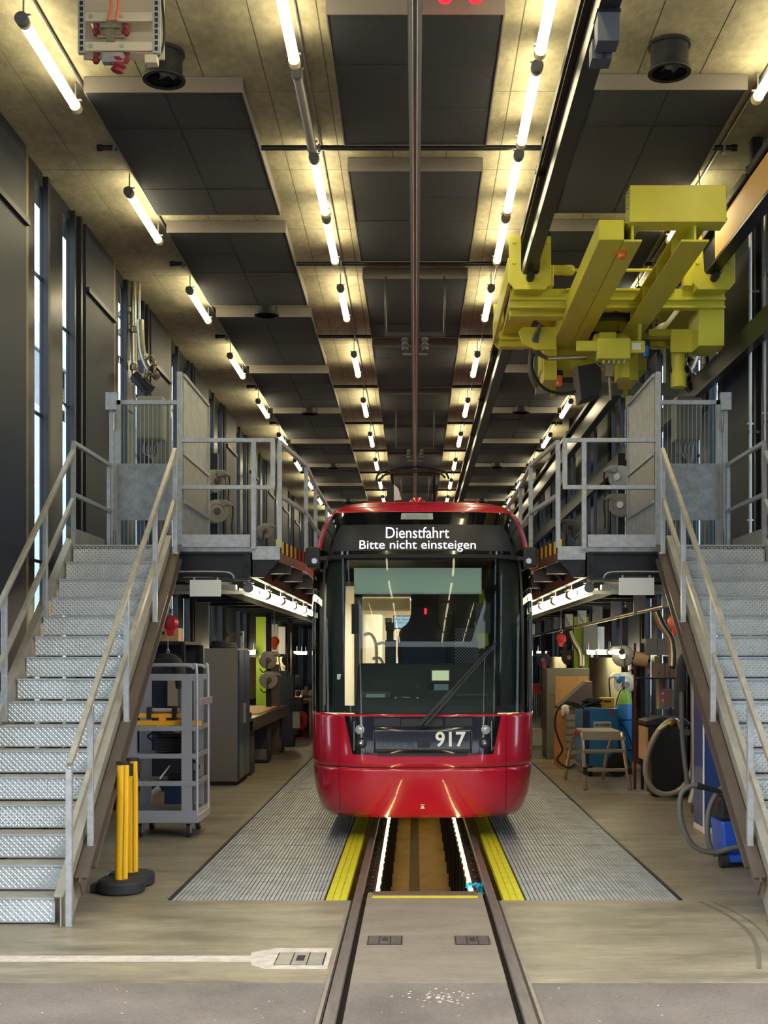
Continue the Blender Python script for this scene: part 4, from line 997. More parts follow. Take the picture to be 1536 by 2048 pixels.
# partition behind the driver
dk = M('partition_dark', '#4a4f4c', .6)
fb('partition_upper', dk, 877, 1120, 1030, 1237, 14.35, .03); fb('partition_lower', dk, 877, 1237, 1030, 1420, 14.36, .03); fb('partition_column', mblack, 822, 1185, 878, 1345, 14.4, .04)
pm = MB(tr)
P0, P1 = at(910, 1331, 14.33), at(958, 1256, 14.33)
nx, nz = 15, 22
for i in range(nx):
    for j in range(nz):
        if (i+j) % 2 == 0: pm.lathe([(.010, 0), (.010, .004)], (P0.x+(P1.x-P0.x)*(i+.5)/nx, 14.345, P0.z+(P1.z-P0.z)*(j+.5)/nz), (0, 1, 0), 6)
pf_ = pm.build('perforation', galv, tr, kind='stuff')
MB(tr).prism([(at(x_, y_, 14.0).x, at(x_, y_, 14.0).z) for x_, y_ in ((958, 1180), (968, 1178), (975, 1215), (978, 1290), (958, 1300), (948, 1245), (957, 1235))], 'y', 14.02, 14.06).build('vest', vest, tr, bevel=.01)
# saloon
tb('saloon_floor', cabl, -1.15, 1.15, 14.5, 22, .5, .55); tb('saloon_ceiling', cream, -1.15, 1.15, 14.5, 22, 2.75, 2.8)
tb('saloon_wall', cream, -1.17, -1.15, 14.45, 22, .5, 2.8); tb('saloon_wall', cream, 1.15, 1.17, 14.45, 22, .5, 2.8)
tb('saloon_end', cream, -1.15, 1.15, 22, 22.05, .5, 2.8)
tb('cab_door_post', cream, -.80, -.70, 14.45, 14.5, .5, 2.9); tb('cab_header', cream, -.8, .1, 14.45, 14.5, 2.62, 2.95)
for y in (15.5, 18.0, 20.0): tb('saloon_light', inl, -.5, .5, y, y+.9, 2.735, 2.749)
fb('info_screen_housing', mblack, 786, 1231, 830, 1258, 16.0, .06); fb('info_screen', scr, 788, 1233, 829, 1256, 15.99, .008)
for ln, (tx, yy) in enumerate((('Das Informations-', 1239), ('system ist gerade', 1245))):
    me = text_mesh(tx, .045, align='LEFT'); p = at(790, yy, 15.98)
    for v in me.vertices: v.co = Vector((p.x+v.co.x, 15.98, p.z+v.co.y))-Vector(tr['_w'])
    me.materials.append(navy); link('screen_text', me, tr)
fb('door_sign', whitep, 770, 1236, 784, 1248, 15.0, .01)
me = text_mesh('D', .09); p = at(777, 1242, 14.985)
for v in me.vertices: v.co = Vector((p.x+v.co.x, 14.985, p.z+v.co.y))-Vector(tr['_w'])
me.materials.append(blk_m); link('sign_letter', me, tr)
fb('wall_cabinet', cream, 727, 1228, 764, 1340, 16.8, .5, bevel=.03); fb('wall_cabinet', cream, 765, 1250, 790, 1340, 17.5, .5, bevel=.03)
fb('overhead_locker', cream, 724, 1196, 822, 1222, 15.2, .1, bevel=.03)
for dx, dz in ((0, 0), (28, 18), (18, 48)):
    MB(tr).tube([at(727+dx, 1270+dz, 15.3), at(742+dx, 1268+dz, 15.3), at(752+dx, 1290+dz, 15.3), at(753+dx, 1345, 15.3)], .022).build('grab_rail', M('grab_rail', '#d9d2c0', .35), tr)
# ================================================================ WORKSHOP THINGS, LEFT
def W_(root): return MB(root)
# shelf trolley
t = thing('shelf_trolley', 'grey metal shelf trolley on castors beside the left stairs', 'trolley', (-2.72, 13.2, 0))
x0, x1, y0, y1 = -3.12, -2.36, 12.85, 13.55
for y in (y0, y1):
    a = MB(t).box(x0, x0+.11, y, y+.03, .22, 1.72).build('upright', cartg, t); a = MB(t).box(x1-.18, x1-.07, y, y+.03, .22, 1.72).build('upright', cartg, t)
    MB(t).tube([(x0, y+.015, .2), (x0, y+.015, 1.70), (x0+.03, y+.015, 1.79), (x0+.12, y+.015, 1.82), (x1-.16, y+.015, 1.82), (x1-.06, y+.015, 1.79), (x1-.02, y+.015, 1.70), (x1-.02, y+.015, .2)], .018, 10, 4).build('tube_frame', cartg, t)
    MB(t).box(x0, x1-.03, y+.004, y+.026, 1.66, 1.72).build('top_cross', cartg, t)
for z in (.26, .57, .86, 1.15):
    MB(t).box(x0+.02, x1-.03, y0+.02, y1+.01, z, z+.012).build('shelf', cards, t); MB(t).box(x0+.02, x1-.03, y0-.006, y0+.02, z-.02, z+.03).build('shelf_lip', cartg, t)
    MB(t).box(x1-.04, x1-.02, y0, y1, z-.02, z+.03).build('shelf_lip', cartg, t)
MB(t).box(x0, x1, y0-.01, y1+.04, .16, .24).build('base_frame', cartg, t, bevel=.006)
MB(t).box(x1-.01, x1+.03, y0, y1, 1.40, 1.47).build('side_clip', cartg, t)
for x in (x0+.13, x1-.12):
    for y in (y0+.06, y1-.06):
        w = MB(t).cyl((x-.02, y+.02, .07), (x+.02, y+.02, .07), .07, 18).build('castor_wheel', rubber, t)
        MB(t).cyl((x-.025, y+.02, .07), (x+.025, y+.02, .07), .03, 12).build('hub', galv, w)
        MB(t).box(x-.03, x-.022, y-.01, y+.05, .06, .16).box(x+.022, x+.03, y-.01, y+.05, .06, .16).box(x-.03, x+.03, y-.03, y+.05, .15, .165).build('castor_fork', galv, t)
# orange clamp on trolley
t = thing('orange_clamp', 'orange and black clamping jig lying on the trolley\'s upper shelf', 'tool', (-2.78, 13.1, 1.162))
MB(t).box(-3.05, -2.5, 13.05, 13.10, 1.26, 1.30).build('bar', orange_y, t); MB(t).box(-3.10, -2.36, 12.98, 13.03, 1.18, 1.23).build('bar', orange_y, t); MB(t).box(-3.05, -2.5, 13.15, 13.2, 1.26, 1.30).build('bar', orange_y, t)
MB(t).box(-2.81, -2.74, 13.0, 13.05, 1.162, 1.28).build('foot', orange_y, t); MB(t).box(-2.83, -2.72, 12.97, 13.06, 1.162, 1.175).build('foot_pad', whitep, t)
MB(t).cyl((-2.95, 13.12, 1.335), (-2.62, 13.12, 1.335), .025, 12).build('roller', galv, t)
for x in (-2.95, -2.68): MB(t).box(x, x+.05, 13.04, 13.2, 1.24, 1.37).build('block', blk_m, t)
t = thing('cable_drum', 'black cable wound on a drum on the trolley\'s third shelf', 'cable', (-2.72, 13.2, .872))
MB(t).lathe([(.10, 0), (.13, .02), (.135, .16), (.10, .18)], (-2.74, 13.2, .872), n=20).build('drum', rubber, t)
for k in range(6): MB(t).tube([(-2.74+.14*math.cos(a*.7), 13.2+.14*math.sin(a*.7), .895+k*.025+.004*math.sin(a*2)) for a in range(10)], .012, 6, 3).build('winding', blk_m, t)
MB(t).tube([(-2.9, 13.15, 1.0), (-2.95, 13.1, 1.06), (-2.86, 13.1, 1.1), (-2.8, 13.15, 1.06)], .01).build('cable_end', blk_m, t)
MB(t).lathe([(.15, 0), (.15, .012)], (-2.74, 13.2, 1.055), n=20).build('flange', rubber, t)
t = thing('air_gun', 'dark air gun with pale tube on the trolley\'s second shelf', 'tool', (-2.65, 13.2, .582))
MB(t).box(-2.75, -2.45, 13.15, 13.27, .582, .66).build('body', blk_m, t, bevel=.02); MB(t).cyl((-2.82, 13.1, .60), (-2.72, 13.14, .74), .009, 8).build('nozzle', whitep, t)
MB(t).tube([(-2.5, 13.2, .64), (-2.42, 13.2, .72), (-2.5, 13.25, .78), (-2.62, 13.25, .72)], .014).build('hose', blk_m, t)
t = thing('blue_crate', 'dark blue plastic crate on the floor behind the grey trolley', 'crate', (-2.78, 14.3, 0))
MB(t).box(-2.98, -2.56, 14.1, 14.5, .0, .46).build('body', blue_d, t, bevel=.02); MB(t).box(-3.0, -2.54, 14.08, 14.52, .42, .46).build('rim', blue_d, t)
MB(t).tube([(-3.02, 14.05, .4), (-3.12, 14.0, .3), (-3.1, 14.0, .12), (-3.02, 14.02, .05)], .035).build('hose', hose_l, t)
# yellow barrier posts
def barrier(loc, lab):
    t = thing('barrier_post', lab, 'post', loc, 'yellow barrier posts')
    MB().lathe([(.17, 0), (.19, .02), (.192, .085), (.18, .105), (.06, .11)], (0, 0, 0), n=28).build('base', rubber, t)
    MB().box(-.24, -.10, -.05, .05, .0, .07).build('base_lug', rubber, t, bevel=.01)
    MB().cyl((0, 0, .10), (0, 0, 1.04), .052, 20).build('tube', post_y, t)
    MB().box(.026, .056, -.062, -.02, .12, 1.04).build('rib', post_y, t, bevel=.006)
    MB().cyl((0, 0, 1.04), (0, 0, 1.065), .056, 20).build('cap', blk_m, t)
    MB().box(.05, .075, -.03, .03, .95, 1.05).build('belt_clip', blk_m, t)
    MB().box(-.15, -.07, -.12, -.09, .104, .115).build('slot', blk_m, t)
    return t
barrier((-2.47, 9.92, 0), 'yellow barrier post on a round black base, the nearer one')
barrier((-2.46, 10.25, 0), 'yellow barrier post on a round black base, the farther one')
for o, px in ((bpy.data.objects['barrier_post'], 0),): o.rotation_euler = (0, math.radians(1.0), 0)
# tall cabinet
t = thing('tall_cabinet', 'tall grey cabinet with bluish front standing left of the tram', 'cabinet', (-2.9, 18.6, 0))
MB(t).box(-3.19, -2.70, 18.0, 19.2, .06, 2.03).build('body', cabg, t, bevel=.006); MB(t).box(-3.17, -2.72, 18.02, 19.18, 0, .06).build('plinth', blk_m, t)
for k in range(2): MB(t).box(-2.70, -2.675, 18.03+k*.58, 18.58+k*.58, .1, 2.0).build('door', cabb, t)
MB(t).box(-2.675, -2.655, 18.52, 18.55, .9, 1.2).build('handle', galv, t)
MB(t).box(-3.23, -3.19, 18.1, 18.2, .45, .8).build('socket_box', boxg, t)
t = thing('metal_bracket', 'small grey metal frame lying on top of the tall grey cabinet', 'frame', (-2.85, 18.7, 2.03))
MB(t).box(-3.02, -2.76, 18.9, 19.0, 2.22, 2.28).build('bar', bench_m, t); MB(t).box(-3.03, -3.0, 18.9, 19.0, 2.03, 2.28).build('leg', bench_m, t); MB(t).box(-2.78, -2.74, 18.9, 19.0, 2.03, 2.30).build('leg', galv, t)
t = thing('hose_coil', 'black hose coil lying on top of the tall grey cabinet', 'hose', (-3.0, 18.5, 2.03))
for k in range(4): MB(t).tube([(-2.98+(.2-.01*k)*math.cos(a*.55), 18.5+.3*math.sin(a*.55), 2.05+k*.022+.01*math.sin(a)) for a in range(13)], .02, 8, 3).build('loop', rubber, t)

# dark wall rack left behind the stairs with cartons
t = thing('dark_rack', 'dark steel rack against the left wall behind the stairs', 'rack', (-3.4, 15.6, 0))
MB(t).box(-3.85, -2.95, 15.2, 16.4, 2.06, 2.10).build('top_shelf', blk, t); MB(t).box(-3.85, -2.92, 16.36, 16.4, .1, 2.06).build('back_panel', navy, t)
for x in (-3.82, -2.97): 
    for y in (15.22, 16.34): MB(t).box(x-.02, x+.02, y-.02, y+.02, 0, 2.06).build('upright', blk, t)
t = thing('carton', 'brown cardboard carton on the rack behind the left stairs', 'box', (-3.05, 15.4, 2.10))
p, q = at(318, 1289, 15.3), at(357, 1262, 15.3)
MB(t).box(p.x, q.x, 15.3, 15.6, 2.10, 2.10+q.z-p.z).build('box', card, t, bevel=.004); MB(t).box(p.x, q.x, 15.297, 15.3, 2.18, 2.184).build('seam', M('tape_brown', '#7d6346', .6), t)
MB(t).box(p.x+.03, p.x+.07, 15.296, 15.3, 2.19, 2.225).build('print_mark', blk_m, t)
MB(t).prism([(p.x, 2.10+q.z-p.z), (p.x+.2, 2.10+q.z-p.z), (p.x+.17, 2.14+q.z-p.z), (p.x+.02, 2.12+q.z-p.z)], 'y', 15.35, 15.36).build('flap', card, t)
# exhaust extraction nozzle with hose
def nozzle(side, px, py, Y, lab):
    c = at(px, py, Y); t = thing('exhaust_nozzle', lab, 'hose', c, 'exhaust extraction nozzles')
    if side > 0:
        MB().tube([(-.03, 0, -.42), (-.03, 0, -.15), (.0, 0, -.03), (.06, 0, -.01), (.11, 0, -.05), (.12, 0, -.16)], .062, 14, 5).build('hood', rubber, t)
        MB().tube([(-.03, 0, -.4), (-.02, 0, -1.0), (.03, -.1, -1.6)], .028, 10).build('hose', hose_m, t)
        MB().tube([(.12, .02, -.15), (.13, .02, -.8), (.12, -.05, -1.45), (.05, -.12, -1.75)], .04, 10).build('hose', hose_l, t)
    else:
        MB().tube([(-.16, 0, -.14), (-.12, 0, -.04), (0, 0, 0), (.10, 0, -.05), (.15, 0, -.18), (.17, 0, -.36)], .075, 14, 5).build('hood', rubber, t)
        MB().tube([(.16, 0, -.34), (.16, 0, -.6), (.1, .0, -.9)], .04, 10).build('hose', hose_m, t)
    MB().tube([(0, 0, .06), (.015, 0, .09), (0, 0, .13), (-.015, 0, .09), (0, 0, .06)], .006, 6, 3).build('carabiner', galv, t)
    MB().cyl((0, 0, .13), (0, 0, 3.012-c.z), .004, 6).build('chain', galv, t)
nozzle(-1, 336, 1318, 15.0, 'black exhaust nozzle hanging on a chain behind the grey trolley')
nozzle(1, 1368, 1312, 14.6, 'black exhaust nozzle hanging on a hook beside the right stair beam')
def balancer(c, lab, mat):
    t = thing('spring_balancer', lab, 'balancer', c, 'spring balancers')
    MB().lathe([(.03, -.06), (.085, -.045), (.10, 0), (.085, .045), (.03, .06)], (0, 0, 0), (.3, 1, 0), 16).build('drum', mat, t)
    MB().prism([(-.03, -.16), (.03, -.16), (.06, -.05), (-.06, -.05)], 'y', -.03, .03).build('outlet', mat, t)
    MB().tube([(0, 0, .1), (.03, 0, .14), (0, 0, .18), (-.03, 0, .14), (0, 0, .1)], .007, 6, 3).build('hook', galv, t)
    MB().cyl((0, 0, .18), (0, 0, 3.0-c[2]), .008, 6).build('hanger', galv, t)
balancer(at(341, 1246, 15.0), 'red spring balancer above the carton behind the left stairs', redp)
balancer(at(549, 1283, 23.5), 'red spring balancer under the left platform near the lime panel', orange)
balancer(at(1352, 1243, 14.6), 'orange red spring balancer beside the right stair beam', orange)
balancer(at(1122, 1277, 23.5), 'dark red spring balancer under the right platform near the lime panel', redp)
# control boxes hung behind the trolley
t = thing('control_box', 'grey electrical control box seen through the grey trolley', 'box', (-3.3, 16.0, 1.0))
p, q = at(335, 1412, 16.2), at(365, 1362, 16.2)
MB(t).box(p.x, q.x, 16.2, 16.35, p.z, q.z).build('body', boxg, t)
for k in range(4): MB(t).box(q.x-.05, q.x-.02, 16.19, 16.2, p.z+.04+k*.08, p.z+.08+k*.08).build('switch', blk_m, t)
# workbenches left
def bench(y0, y1, x0, x1, lab, zt=.92):
    t = thing('workbench', lab, 'workbench', ((x0+x1)/2, (y0+y1)/2, 0), 'workbenches')
    MB(t).box(x0, x1, y0, y1, zt-.05, zt).build('worktop', bench_m, t, bevel=.005); xs = x1 if x1 < 0 else x0
    a, b = sorted((xs, xs-math.copysign(.02, xs)*-1)); MB(t).box(min(xs, xs+.015), max(xs, xs+.015), y0, y1, zt-.20, zt-.05).build('apron', bench_m, t)
    n = max(2, int((y1-y0)/1.6))
    for k in range(n):
        yy = y0+.1+k*(y1-y0-.6)/(n-1); cc = MB(t).box(x0+.08, x1-.05, yy, yy+.5, .02, zt-.2).build('drawer_unit', navy, t)
        for d in range(3): MB(t).box(x0+.1, x1-.07, yy-.012, yy, .06+d*.22, .25+d*.22).build('drawer', navy if d else cabg, cc)
    return t
bench(19.4, 24.6, -3.55, -2.66, 'long steel workbench with navy drawers along the left wall')
bench(28.5, 34, -3.7, -2.75, 'cluttered far workbench on the left beyond the red cable reel', .95)
t = MB().prism([(-3.25, 20.2), (-2.72, 20.6), (-2.74, 24.0), (-3.3, 23.6)], 'z', .921, .945); tag(t.build('wooden_sheet', wood), 'pale wooden sheet lying on the long left workbench', 'board')
t = thing('hand_grinder', 'small metal hand tool on the near end of the left workbench', 'tool', (-2.85, 19.7, .92))
MB(t).cyl((-3.0, 19.65, .965), (-2.82, 19.75, .965), .04, 12).build('body', galv, t); MB(t).cyl((-2.86, 19.75, .96), (-2.74, 19.7, .96), .045, 12).build('head', rubber, t); MB(t).box(-3.02, -2.94, 19.6, 19.7, .921, 1.0).build('grip', whitep, t, bevel=.01)
t = thing('tool_tray', 'dark open tray at the back of the left workbench', 'tray', (-3.1, 19.9, .92)); MB(t).box(-3.3, -2.9, 19.85, 19.88, .921, 1.09).box(-3.3, -2.9, 20.1, 20.12, .921, 1.09).box(-3.3, -2.88, 19.85, 20.12, .921, .935).build('tray', blk, t)
# lamp rows over benches and cream boards
for side, y, lab, n in ((-1, 22.0, 'left workbench', 2), (-1, 31.0, 'far left workbench', 3), (1, 19.8, 'right workshop wall', 3), (1, 30.0, 'far right workshop wall', 2)):
    for k in range(n):
        X = {(-1, 22.0): -3.32, (-1, 31.0): -3.2, (1, 19.8): 3.28, (1, 30.0): 3.2}[(side, y)]
        dup(lamp0, (X, y+k*1.3+(1.3 if y == 22.0 else 0), 1.98), 'glowing tube lamp over the %s, %s of the row' % (lab, ORD[k]), 'workbench lamps', scale=(.9, .8, .9))
    X = -3.72 if side < 0 else 3.66
    ya, yb = {(-1, 22.0): (25.2, 27.9), (-1, 31.0): (30.5, 34), (1, 19.8): (21.2, 26.6), (1, 30.0): (30, 34)}[(side, y)]
    t = MB().box(X-.02, X+.02, ya, yb, .95, 1.88); tag(t.build('pale_wall_board', M('cream_board', '#c9c4a8', .7, var=.12, scale=3)), 'pale board behind the lamps over the %s' % lab, 'board')
# lime panels
for side, lab in ((-1, 'left'), (1, 'right')):
    X = -3.45 if side < 0 else 3.35
    p = at(512 if side < 0 else 1148, 1410, 24.68); w = .30
    t = thing('lime_panel', 'lime green upright panel below the %s platform' % lab, 'panel', (p.x, 24.68, 0))
    MB(t).box(p.x-.0, p.x+w, 24.68, 24.78, 0, 2.7).build('panel', lime, t); MB(t).box(p.x+.18, p.x+.45, 24.60, 24.68, 2.0, 2.55).build('fuse_box', boxg, t); MB(t).box(p.x+.46, p.x+.6, 24.60, 24.68, 1.95, 2.5).build('switch_box', whitep, t)
# ---------------------------------------------------------------- hose reels
def reel(c, r, lab, mat, face, hub=blk_m, hose=True):
    """housing reel: face = angle the disc axis makes with -Y"""
    t = thing('hose_reel', lab, 'hose reel', c, 'wall mounted hose reels')
    ax = (math.sin(face), -math.cos(face), 0)
    MB().lathe([(r*.55, -.10), (r*.98, -.09), (r, -.06), (r, .05), (r*.96, .075), (r*.62, .085), (r*.60, .075), (r*.34, .08), (r*.30, .095), (r*.1, .098)], (0, 0, 0), ax, 30).build('drum', mat, t)
    MB().lathe([(r*.30, .094), (r*.28, .115), (r*.05, .12)], (0, 0, 0), ax, 20).build('hub', hub, t)
    d = -1 if c[0] > 0 else 1
    MB().prism([(d*r*.2, r*.99), (d*r*1.0, r*.95), (d*r*1.45, r*.62), (d*r*1.4, r*.42), (d*r*1.0, r*.5), (d*r*.5, r*.3)], 'y', -.06, .05).build('outlet_guide', mat, t, bevel=.02)
    MB().cbox((0, .16, 0), (.08, .14, r*1.4)).build('wall_bracket', blk, t)
    if hose:
        MB().tube([(d*r*1.4, 0, r*.5), (d*r*1.45, 0, 0), (d*r*1.35, 0, -r*1.2), (d*r*1.4, 0, -r*2.0)], .012, 6).build('hose', blk_m, t)
    else: MB().tube([(0, -.1, -r*.2), (d*-.1*r, -.1, -r*1.1), (-d*r*.5, -.08, -r*1.4), (-d*r*.9, -.05, -r*1.0)], .011, 6).build('hose', blk_m, t)
    return t
reel(at(536, 1320, 23.0), .165, 'beige hose reel under the left platform, the upper of two', reel_g, .25, hub=reel_d, hose=False)
reel(at(537, 1360, 23.0), .165, 'beige hose reel under the left platform, the lower of two', reel_g, .25, hub=reel_d, hose=False)
reel(at(578, 1320, 27.5), .15, 'dark grey hose reel farther back under the left platform', reel_d, .35, hose=False)
reel(at(583, 1362, 27.6), .15, 'pale blue grey hose reel farther back, below the dark one', M('reel_bluegrey', '#76848c', .5), .35)
reel(at(1246, 1312, 20.6), .185, 'dark hose reel with a white hub under the right platform', reel_d, -.25, hub=whitep, hose=False)
reel(at(1250, 1366, 20.6), .185, 'light grey hose reel just above the blue gas cylinder', M('reel_light', '#a7acb0', .45), -.35, hub=whitep)
reel(at(1139, 1315, 25.0), .165, 'dark hose reel beside the lime panel on the right', reel_d, -.2, hub=whitep, hose=False)
reel(at(1087, 1320, 29.0), .17, 'grey hose reel farthest back under the right platform', reel_g, -.3, hub=whitep)
reel(at(425, 963, 17.2), .165, 'grey hose reel above the left platform, the upper of two', reel_g, .9, hub=reel_d)
reel(at(432, 1023, 17.2), .165, 'grey hose reel above the left platform, the lower of two', reel_g, .35, hub=reel_d)
reel(at(529, 1062, 21.0), .13, 'small grey hose reel at the left platform edge', reel_g, .3, hub=reel_d, hose=False)
reel(at(1242, 955, 17.2), .165, 'silver hose reel above the right platform, the upper of two', M('reel_light', '', 0), -.7, hub=whitep)
reel(at(1242, 1011, 17.2), .165, 'grey hose reel with a white hub above the right platform, the lower of two', reel_g, -.3, hub=whitep)
reel(at(1142, 1055, 21.0), .14, 'dark hose reel at the right platform edge', reel_d, -.3, hose=False)
# posts carrying the reels above and below
for side, y in ((-1, 17.38), (1, 17.38), (-1, 23.2), (1, 20.8), (-1, 27.7), (1, 25.15), (1, 29.15)):
    X = at({(-1, 17.38): 428, (1, 17.38): 1243, (-1, 23.2): 537, (1, 20.8): 1250, (-1, 27.7): 580, (1, 25.15): 1139, (1, 29.15): 1087}[(side, y)], 1000, y).x; z0, z1 = (ZD, ZD+1.75) if y < 18 else (0, 2.74)
    t = MB().box(X-.05, X+.05, y, y+.1, z0, z1-.005 if z1 == ZC else z1); tag(t.build('reel_post', blk), 'dark post carrying hose reels %s the %s platform%s' % ('above' if y < 18 else 'below', 'left' if side < 0 else 'right', {27.7: ' far back', 25.15: ' by the lime panel', 29.15: ', farthest back'}.get(y, '')), 'post')
# red cable reel on the floor
t = thing('cable_reel', 'red cable reel on a tube stand at the end of the left bench', 'cable reel', at(592, 1470, 28.2).xy.to_3d())
c = at(592, 1440, 28.2); l = t.location
cz = c.z-l.z
for y in (-.1, .1): MB().lathe([(.06, 0), (.20, 0), (.23, .01), (.23, .02), (.2, .025), (.06, .02)], (.05, y, cz), (.3, 1, 0), 26).build('disc', redp, t)
MB().cyl((.05-.03, -.09, cz), (.05+.03, .09, cz), .15, 20).build('cable', blk_m, t)
MB().tube([(-.2, -.12, -.0), (.28, -.12, -.0), (.3, .12, 0), (-.2, .12, 0)], .014, 6, 1).tube([(-.15, -.12, 0), (.05, -.14, cz+.3), (.25, -.12, 0)], .014, 6, 1).build('stand', redp, t)
MB().cyl((-.14, -.18, .06-l.z*0), (-.14, -.13, .06), .07, 14).build('wheel', rubber, t)
# lifting column with hose
t = thing('lift_column', 'dark blue lifting column standing behind the left workbench', 'machine', at(572, 1450, 25.6).xy.to_3d())
MB().box(-.16, .18, 0, .2, 0, 1.6).build('column', navy, t, bevel=.03); MB().cyl((.12, -.03, 1.5), (.12, -.03, 2.4), .025, 8).build('mast', bench_m, t)
MB().tube([(-.1, -.02, 1.55), (-.14, -.04, 1.9), (-.02, -.04, 2.2), (.05, -.03, 1.7), (0, -.03, 1.5)], .014, 6).build('hose', blk_m, t); MB().box(.1, .36, -.12, .06, .75, 1.05).build('pump', blk, t, bevel=.02); MB().box(.15, .3, -.1, .02, .4, .75).build('bracket', cabl, t)
t = thing('plank_stack', 'narrow dark upright board standing at the left reels', 'board', at(553, 1440, 23.6).xy.to_3d()); MB().box(-.09, .05, 0, .06, 0, 1.75).build('board', brownbeam, t); MB().box(-.2, -.1, .02, .06, 0, 1.25).build('board', cabl, t)
t = thing('picture_frame', 'white slim frame leaning at the far left bench', 'frame', at(608, 1450, 29).xy.to_3d())
MB().box(-.16, .17, 0, .02, .86, .90).box(.13, .17, 0, .02, .0, .88).build('frame', whitep, t)
for k, (px, py, r, mt) in enumerate(((596, 1389, .06, redp), (606, 1393, .05, whitep), (612, 1388, .09, card), (618, 1392, .06, cream))):
    p = at(px, py, 29.2); t = thing('bench_part', ['red machine part', 'white bottle shaped part', 'brown packed part', 'cream coloured part'][k]+' on the far left workbench', 'part', (p.x, 29.2, .951), 'clutter on the far bench')
    MB().lathe([(r*.7, 0), (r, r*.4), (r*.9, r*1.6), (r*.4, r*2)], (0, 0, 0), n=10).build('body', mt, t); MB().cbox((0, 0, r*2.2), (r*.8, r*.8, r*.5)).build('top', galv_d, t)
# ================================================================ WORKSHOP THINGS, RIGHT
# wheelie bin
t = thing('wheeled_bin', 'black wheeled refuse bin standing by the right wall', 'bin', (3.34, 16.75, 0))
def ring(z, w, d, cx=0, cy=0): return [(cx-w/2, cy-d/2, z), (cx+w/2, cy-d/2, z), (cx+w/2, cy+d/2, z), (cx-w/2, cy+d/2, z)]
m = MB(); v = ring(.03, .40, .42)+ring(.98, .54, .56); m.add(v, [(3, 2, 1, 0), (4, 5, 6, 7), (0, 1, 5, 4), (1, 2, 6, 5), (2, 3, 7, 6), (3, 0, 4, 7)]); m.build('body', M('bin_plastic', '#26282c', .45), t, bevel=.02)
MB().prism([(-.31, .98), (-.30, 1.04), (-.1, 1.09), (.22, 1.08), (.31, 1.0), (.31, .98)], 'y', -.30, .30).build('lid', M('bin_plastic', '', 0), t, bevel=.012)
for y in (-.25, .25):
    w = MB().cyl((.20, y-.03, .10), (.20, y+.03, .10), .10, 20).build('wheel', rubber, t); MB().cyl((.20, y-.04, .10), (.20, y+.04, .10), .045, 14).build('hub', reel_d, w)
MB().cyl((.30, -.2, .98), (.30, .2, .98), .018, 10).build('handle', blk_m, t); MB().box(-.30, -.27, -.28, .28, .5, .95).build('side_flap', card, t)
# tap pipework with hose in front of bin
t = thing('filler_hose', 'thick pale hose looping in front of the black bin', 'hose', at(1330, 1595, 16.3).xy.to_3d())
P = [(1345, 1440), (1333, 1446), (1315, 1465), (1298, 1500), (1291, 1540), (1303, 1575), (1330, 1589), (1362, 1578), (1383, 1545), (1388, 1500)]
MB(t).tube([at(x, y, 16.25) for x, y in P], .038, 12).build('hose', hose_l, t)
MB(t).tube([at(1318, 1461, 16.2), at(1340, 1446, 16.2), at(1352, 1440, 16.2), at(1362, 1456, 16.2), at(1366, 1470, 16.25)], .028, 10).build('fitting', pipe_m, t); MB(t).lathe([(.04, -.05), (.05, 0), (.04, .05)], at(1345, 1446, 16.2), (1, 0, .5), 10).build('coupling', brass, t)
# step stool
t = thing('step_stool', 'aluminium folding step platform in front of the blue welder', 'step ladder', (2.62, 17.9, 0))
al = M('aluminium', '#b5ab98', .35, .7)
top = [at(1152, 1450, 18.4), at(1200, 1450, 18.4), at(1227, 1465, 17.5), at(1157, 1465, 17.5)]
zt = .82
MB(t).prism([(2.36, 17.75), (2.92, 17.75), (2.92, 18.55), (2.36, 18.55)], 'z', zt-.015, zt).build('platform', M('step_board', '#7d7561', .6, var=.15, scale=6), t)
MB(t).box(2.34, 2.94, 17.73, 17.76, zt-.09, zt).build('front_lip', al, t); MB(t).box(2.34, 2.36, 17.75, 18.55, zt-.06, zt-.01).build('side_rail', redp, t); MB(t).box(2.92, 2.94, 17.75, 18.55, zt-.06, zt-.01).build('side_rail', al, t)
for x, xb in ((2.35, 2.36), (2.93, 3.0)):
    MB(t).tube([(x, 17.74, zt-.03), (x, 17.66, zt-.15), (xb, 17.45, 0.005)], .028, 8, 4).build('leg', al, t); MB(t).tube([(x, 18.5, zt-.04), (x-.06, 18.75, .4), (x-.1, 18.9, .005)], .026, 8, 3).build('leg', al, t)
    MB(t).cbox((xb, 17.5, .27), (.06, .06, .1)).build('lock', blk_m, t)
for z, y in ((.55, 17.62), (.28, 17.53), (zt-.10, 17.68)): MB(t).box(2.35, 2.97, y-.04, y+.04, z-.02, z+.02).build('step', al, t)
MB(t).box(2.28, 2.92, 18.7, 18.73, .42, .46).build('rear_brace', al, t)
# welder
t = thing('welding_machine', 'blue welding machine on wheels behind the step platform', 'welder', (3.0, 19.6, 0))
xa, xb = at(1166, 1400, 19.4).x, at(1237, 1400, 19.4).x
MB(t).box(xa, xb, 19.4, 20.3, .16, 1.08).build('cabinet', blue_w, t, bevel=.01)
MB(t).box(xa, xa+.10, 19.39, 19.41, .2, 1.05).build('corner_panel', navy, t)
px, pq = at(1187, 1457, 19.39), at(1222, 1443, 19.39)
MB(t).box(px.x, pq.x, 19.385, 19.40, px.z, pq.z).build('name_plate', M('plate_silver', '#b8bcbf', .4), t)
me = text_mesh('AIR LIQUIDE', .055, bold=.002); c = (px+pq)/2; mw = max(v.co.x for v in me.vertices)-min(v.co.x for v in me.vertices)
for v in me.vertices: v.co = Vector((c.x+v.co.x*.24/mw, 19.38, c.z+v.co.y))-Vector(t['_w'])
me.materials.append(navy); link('lettering', me, t)
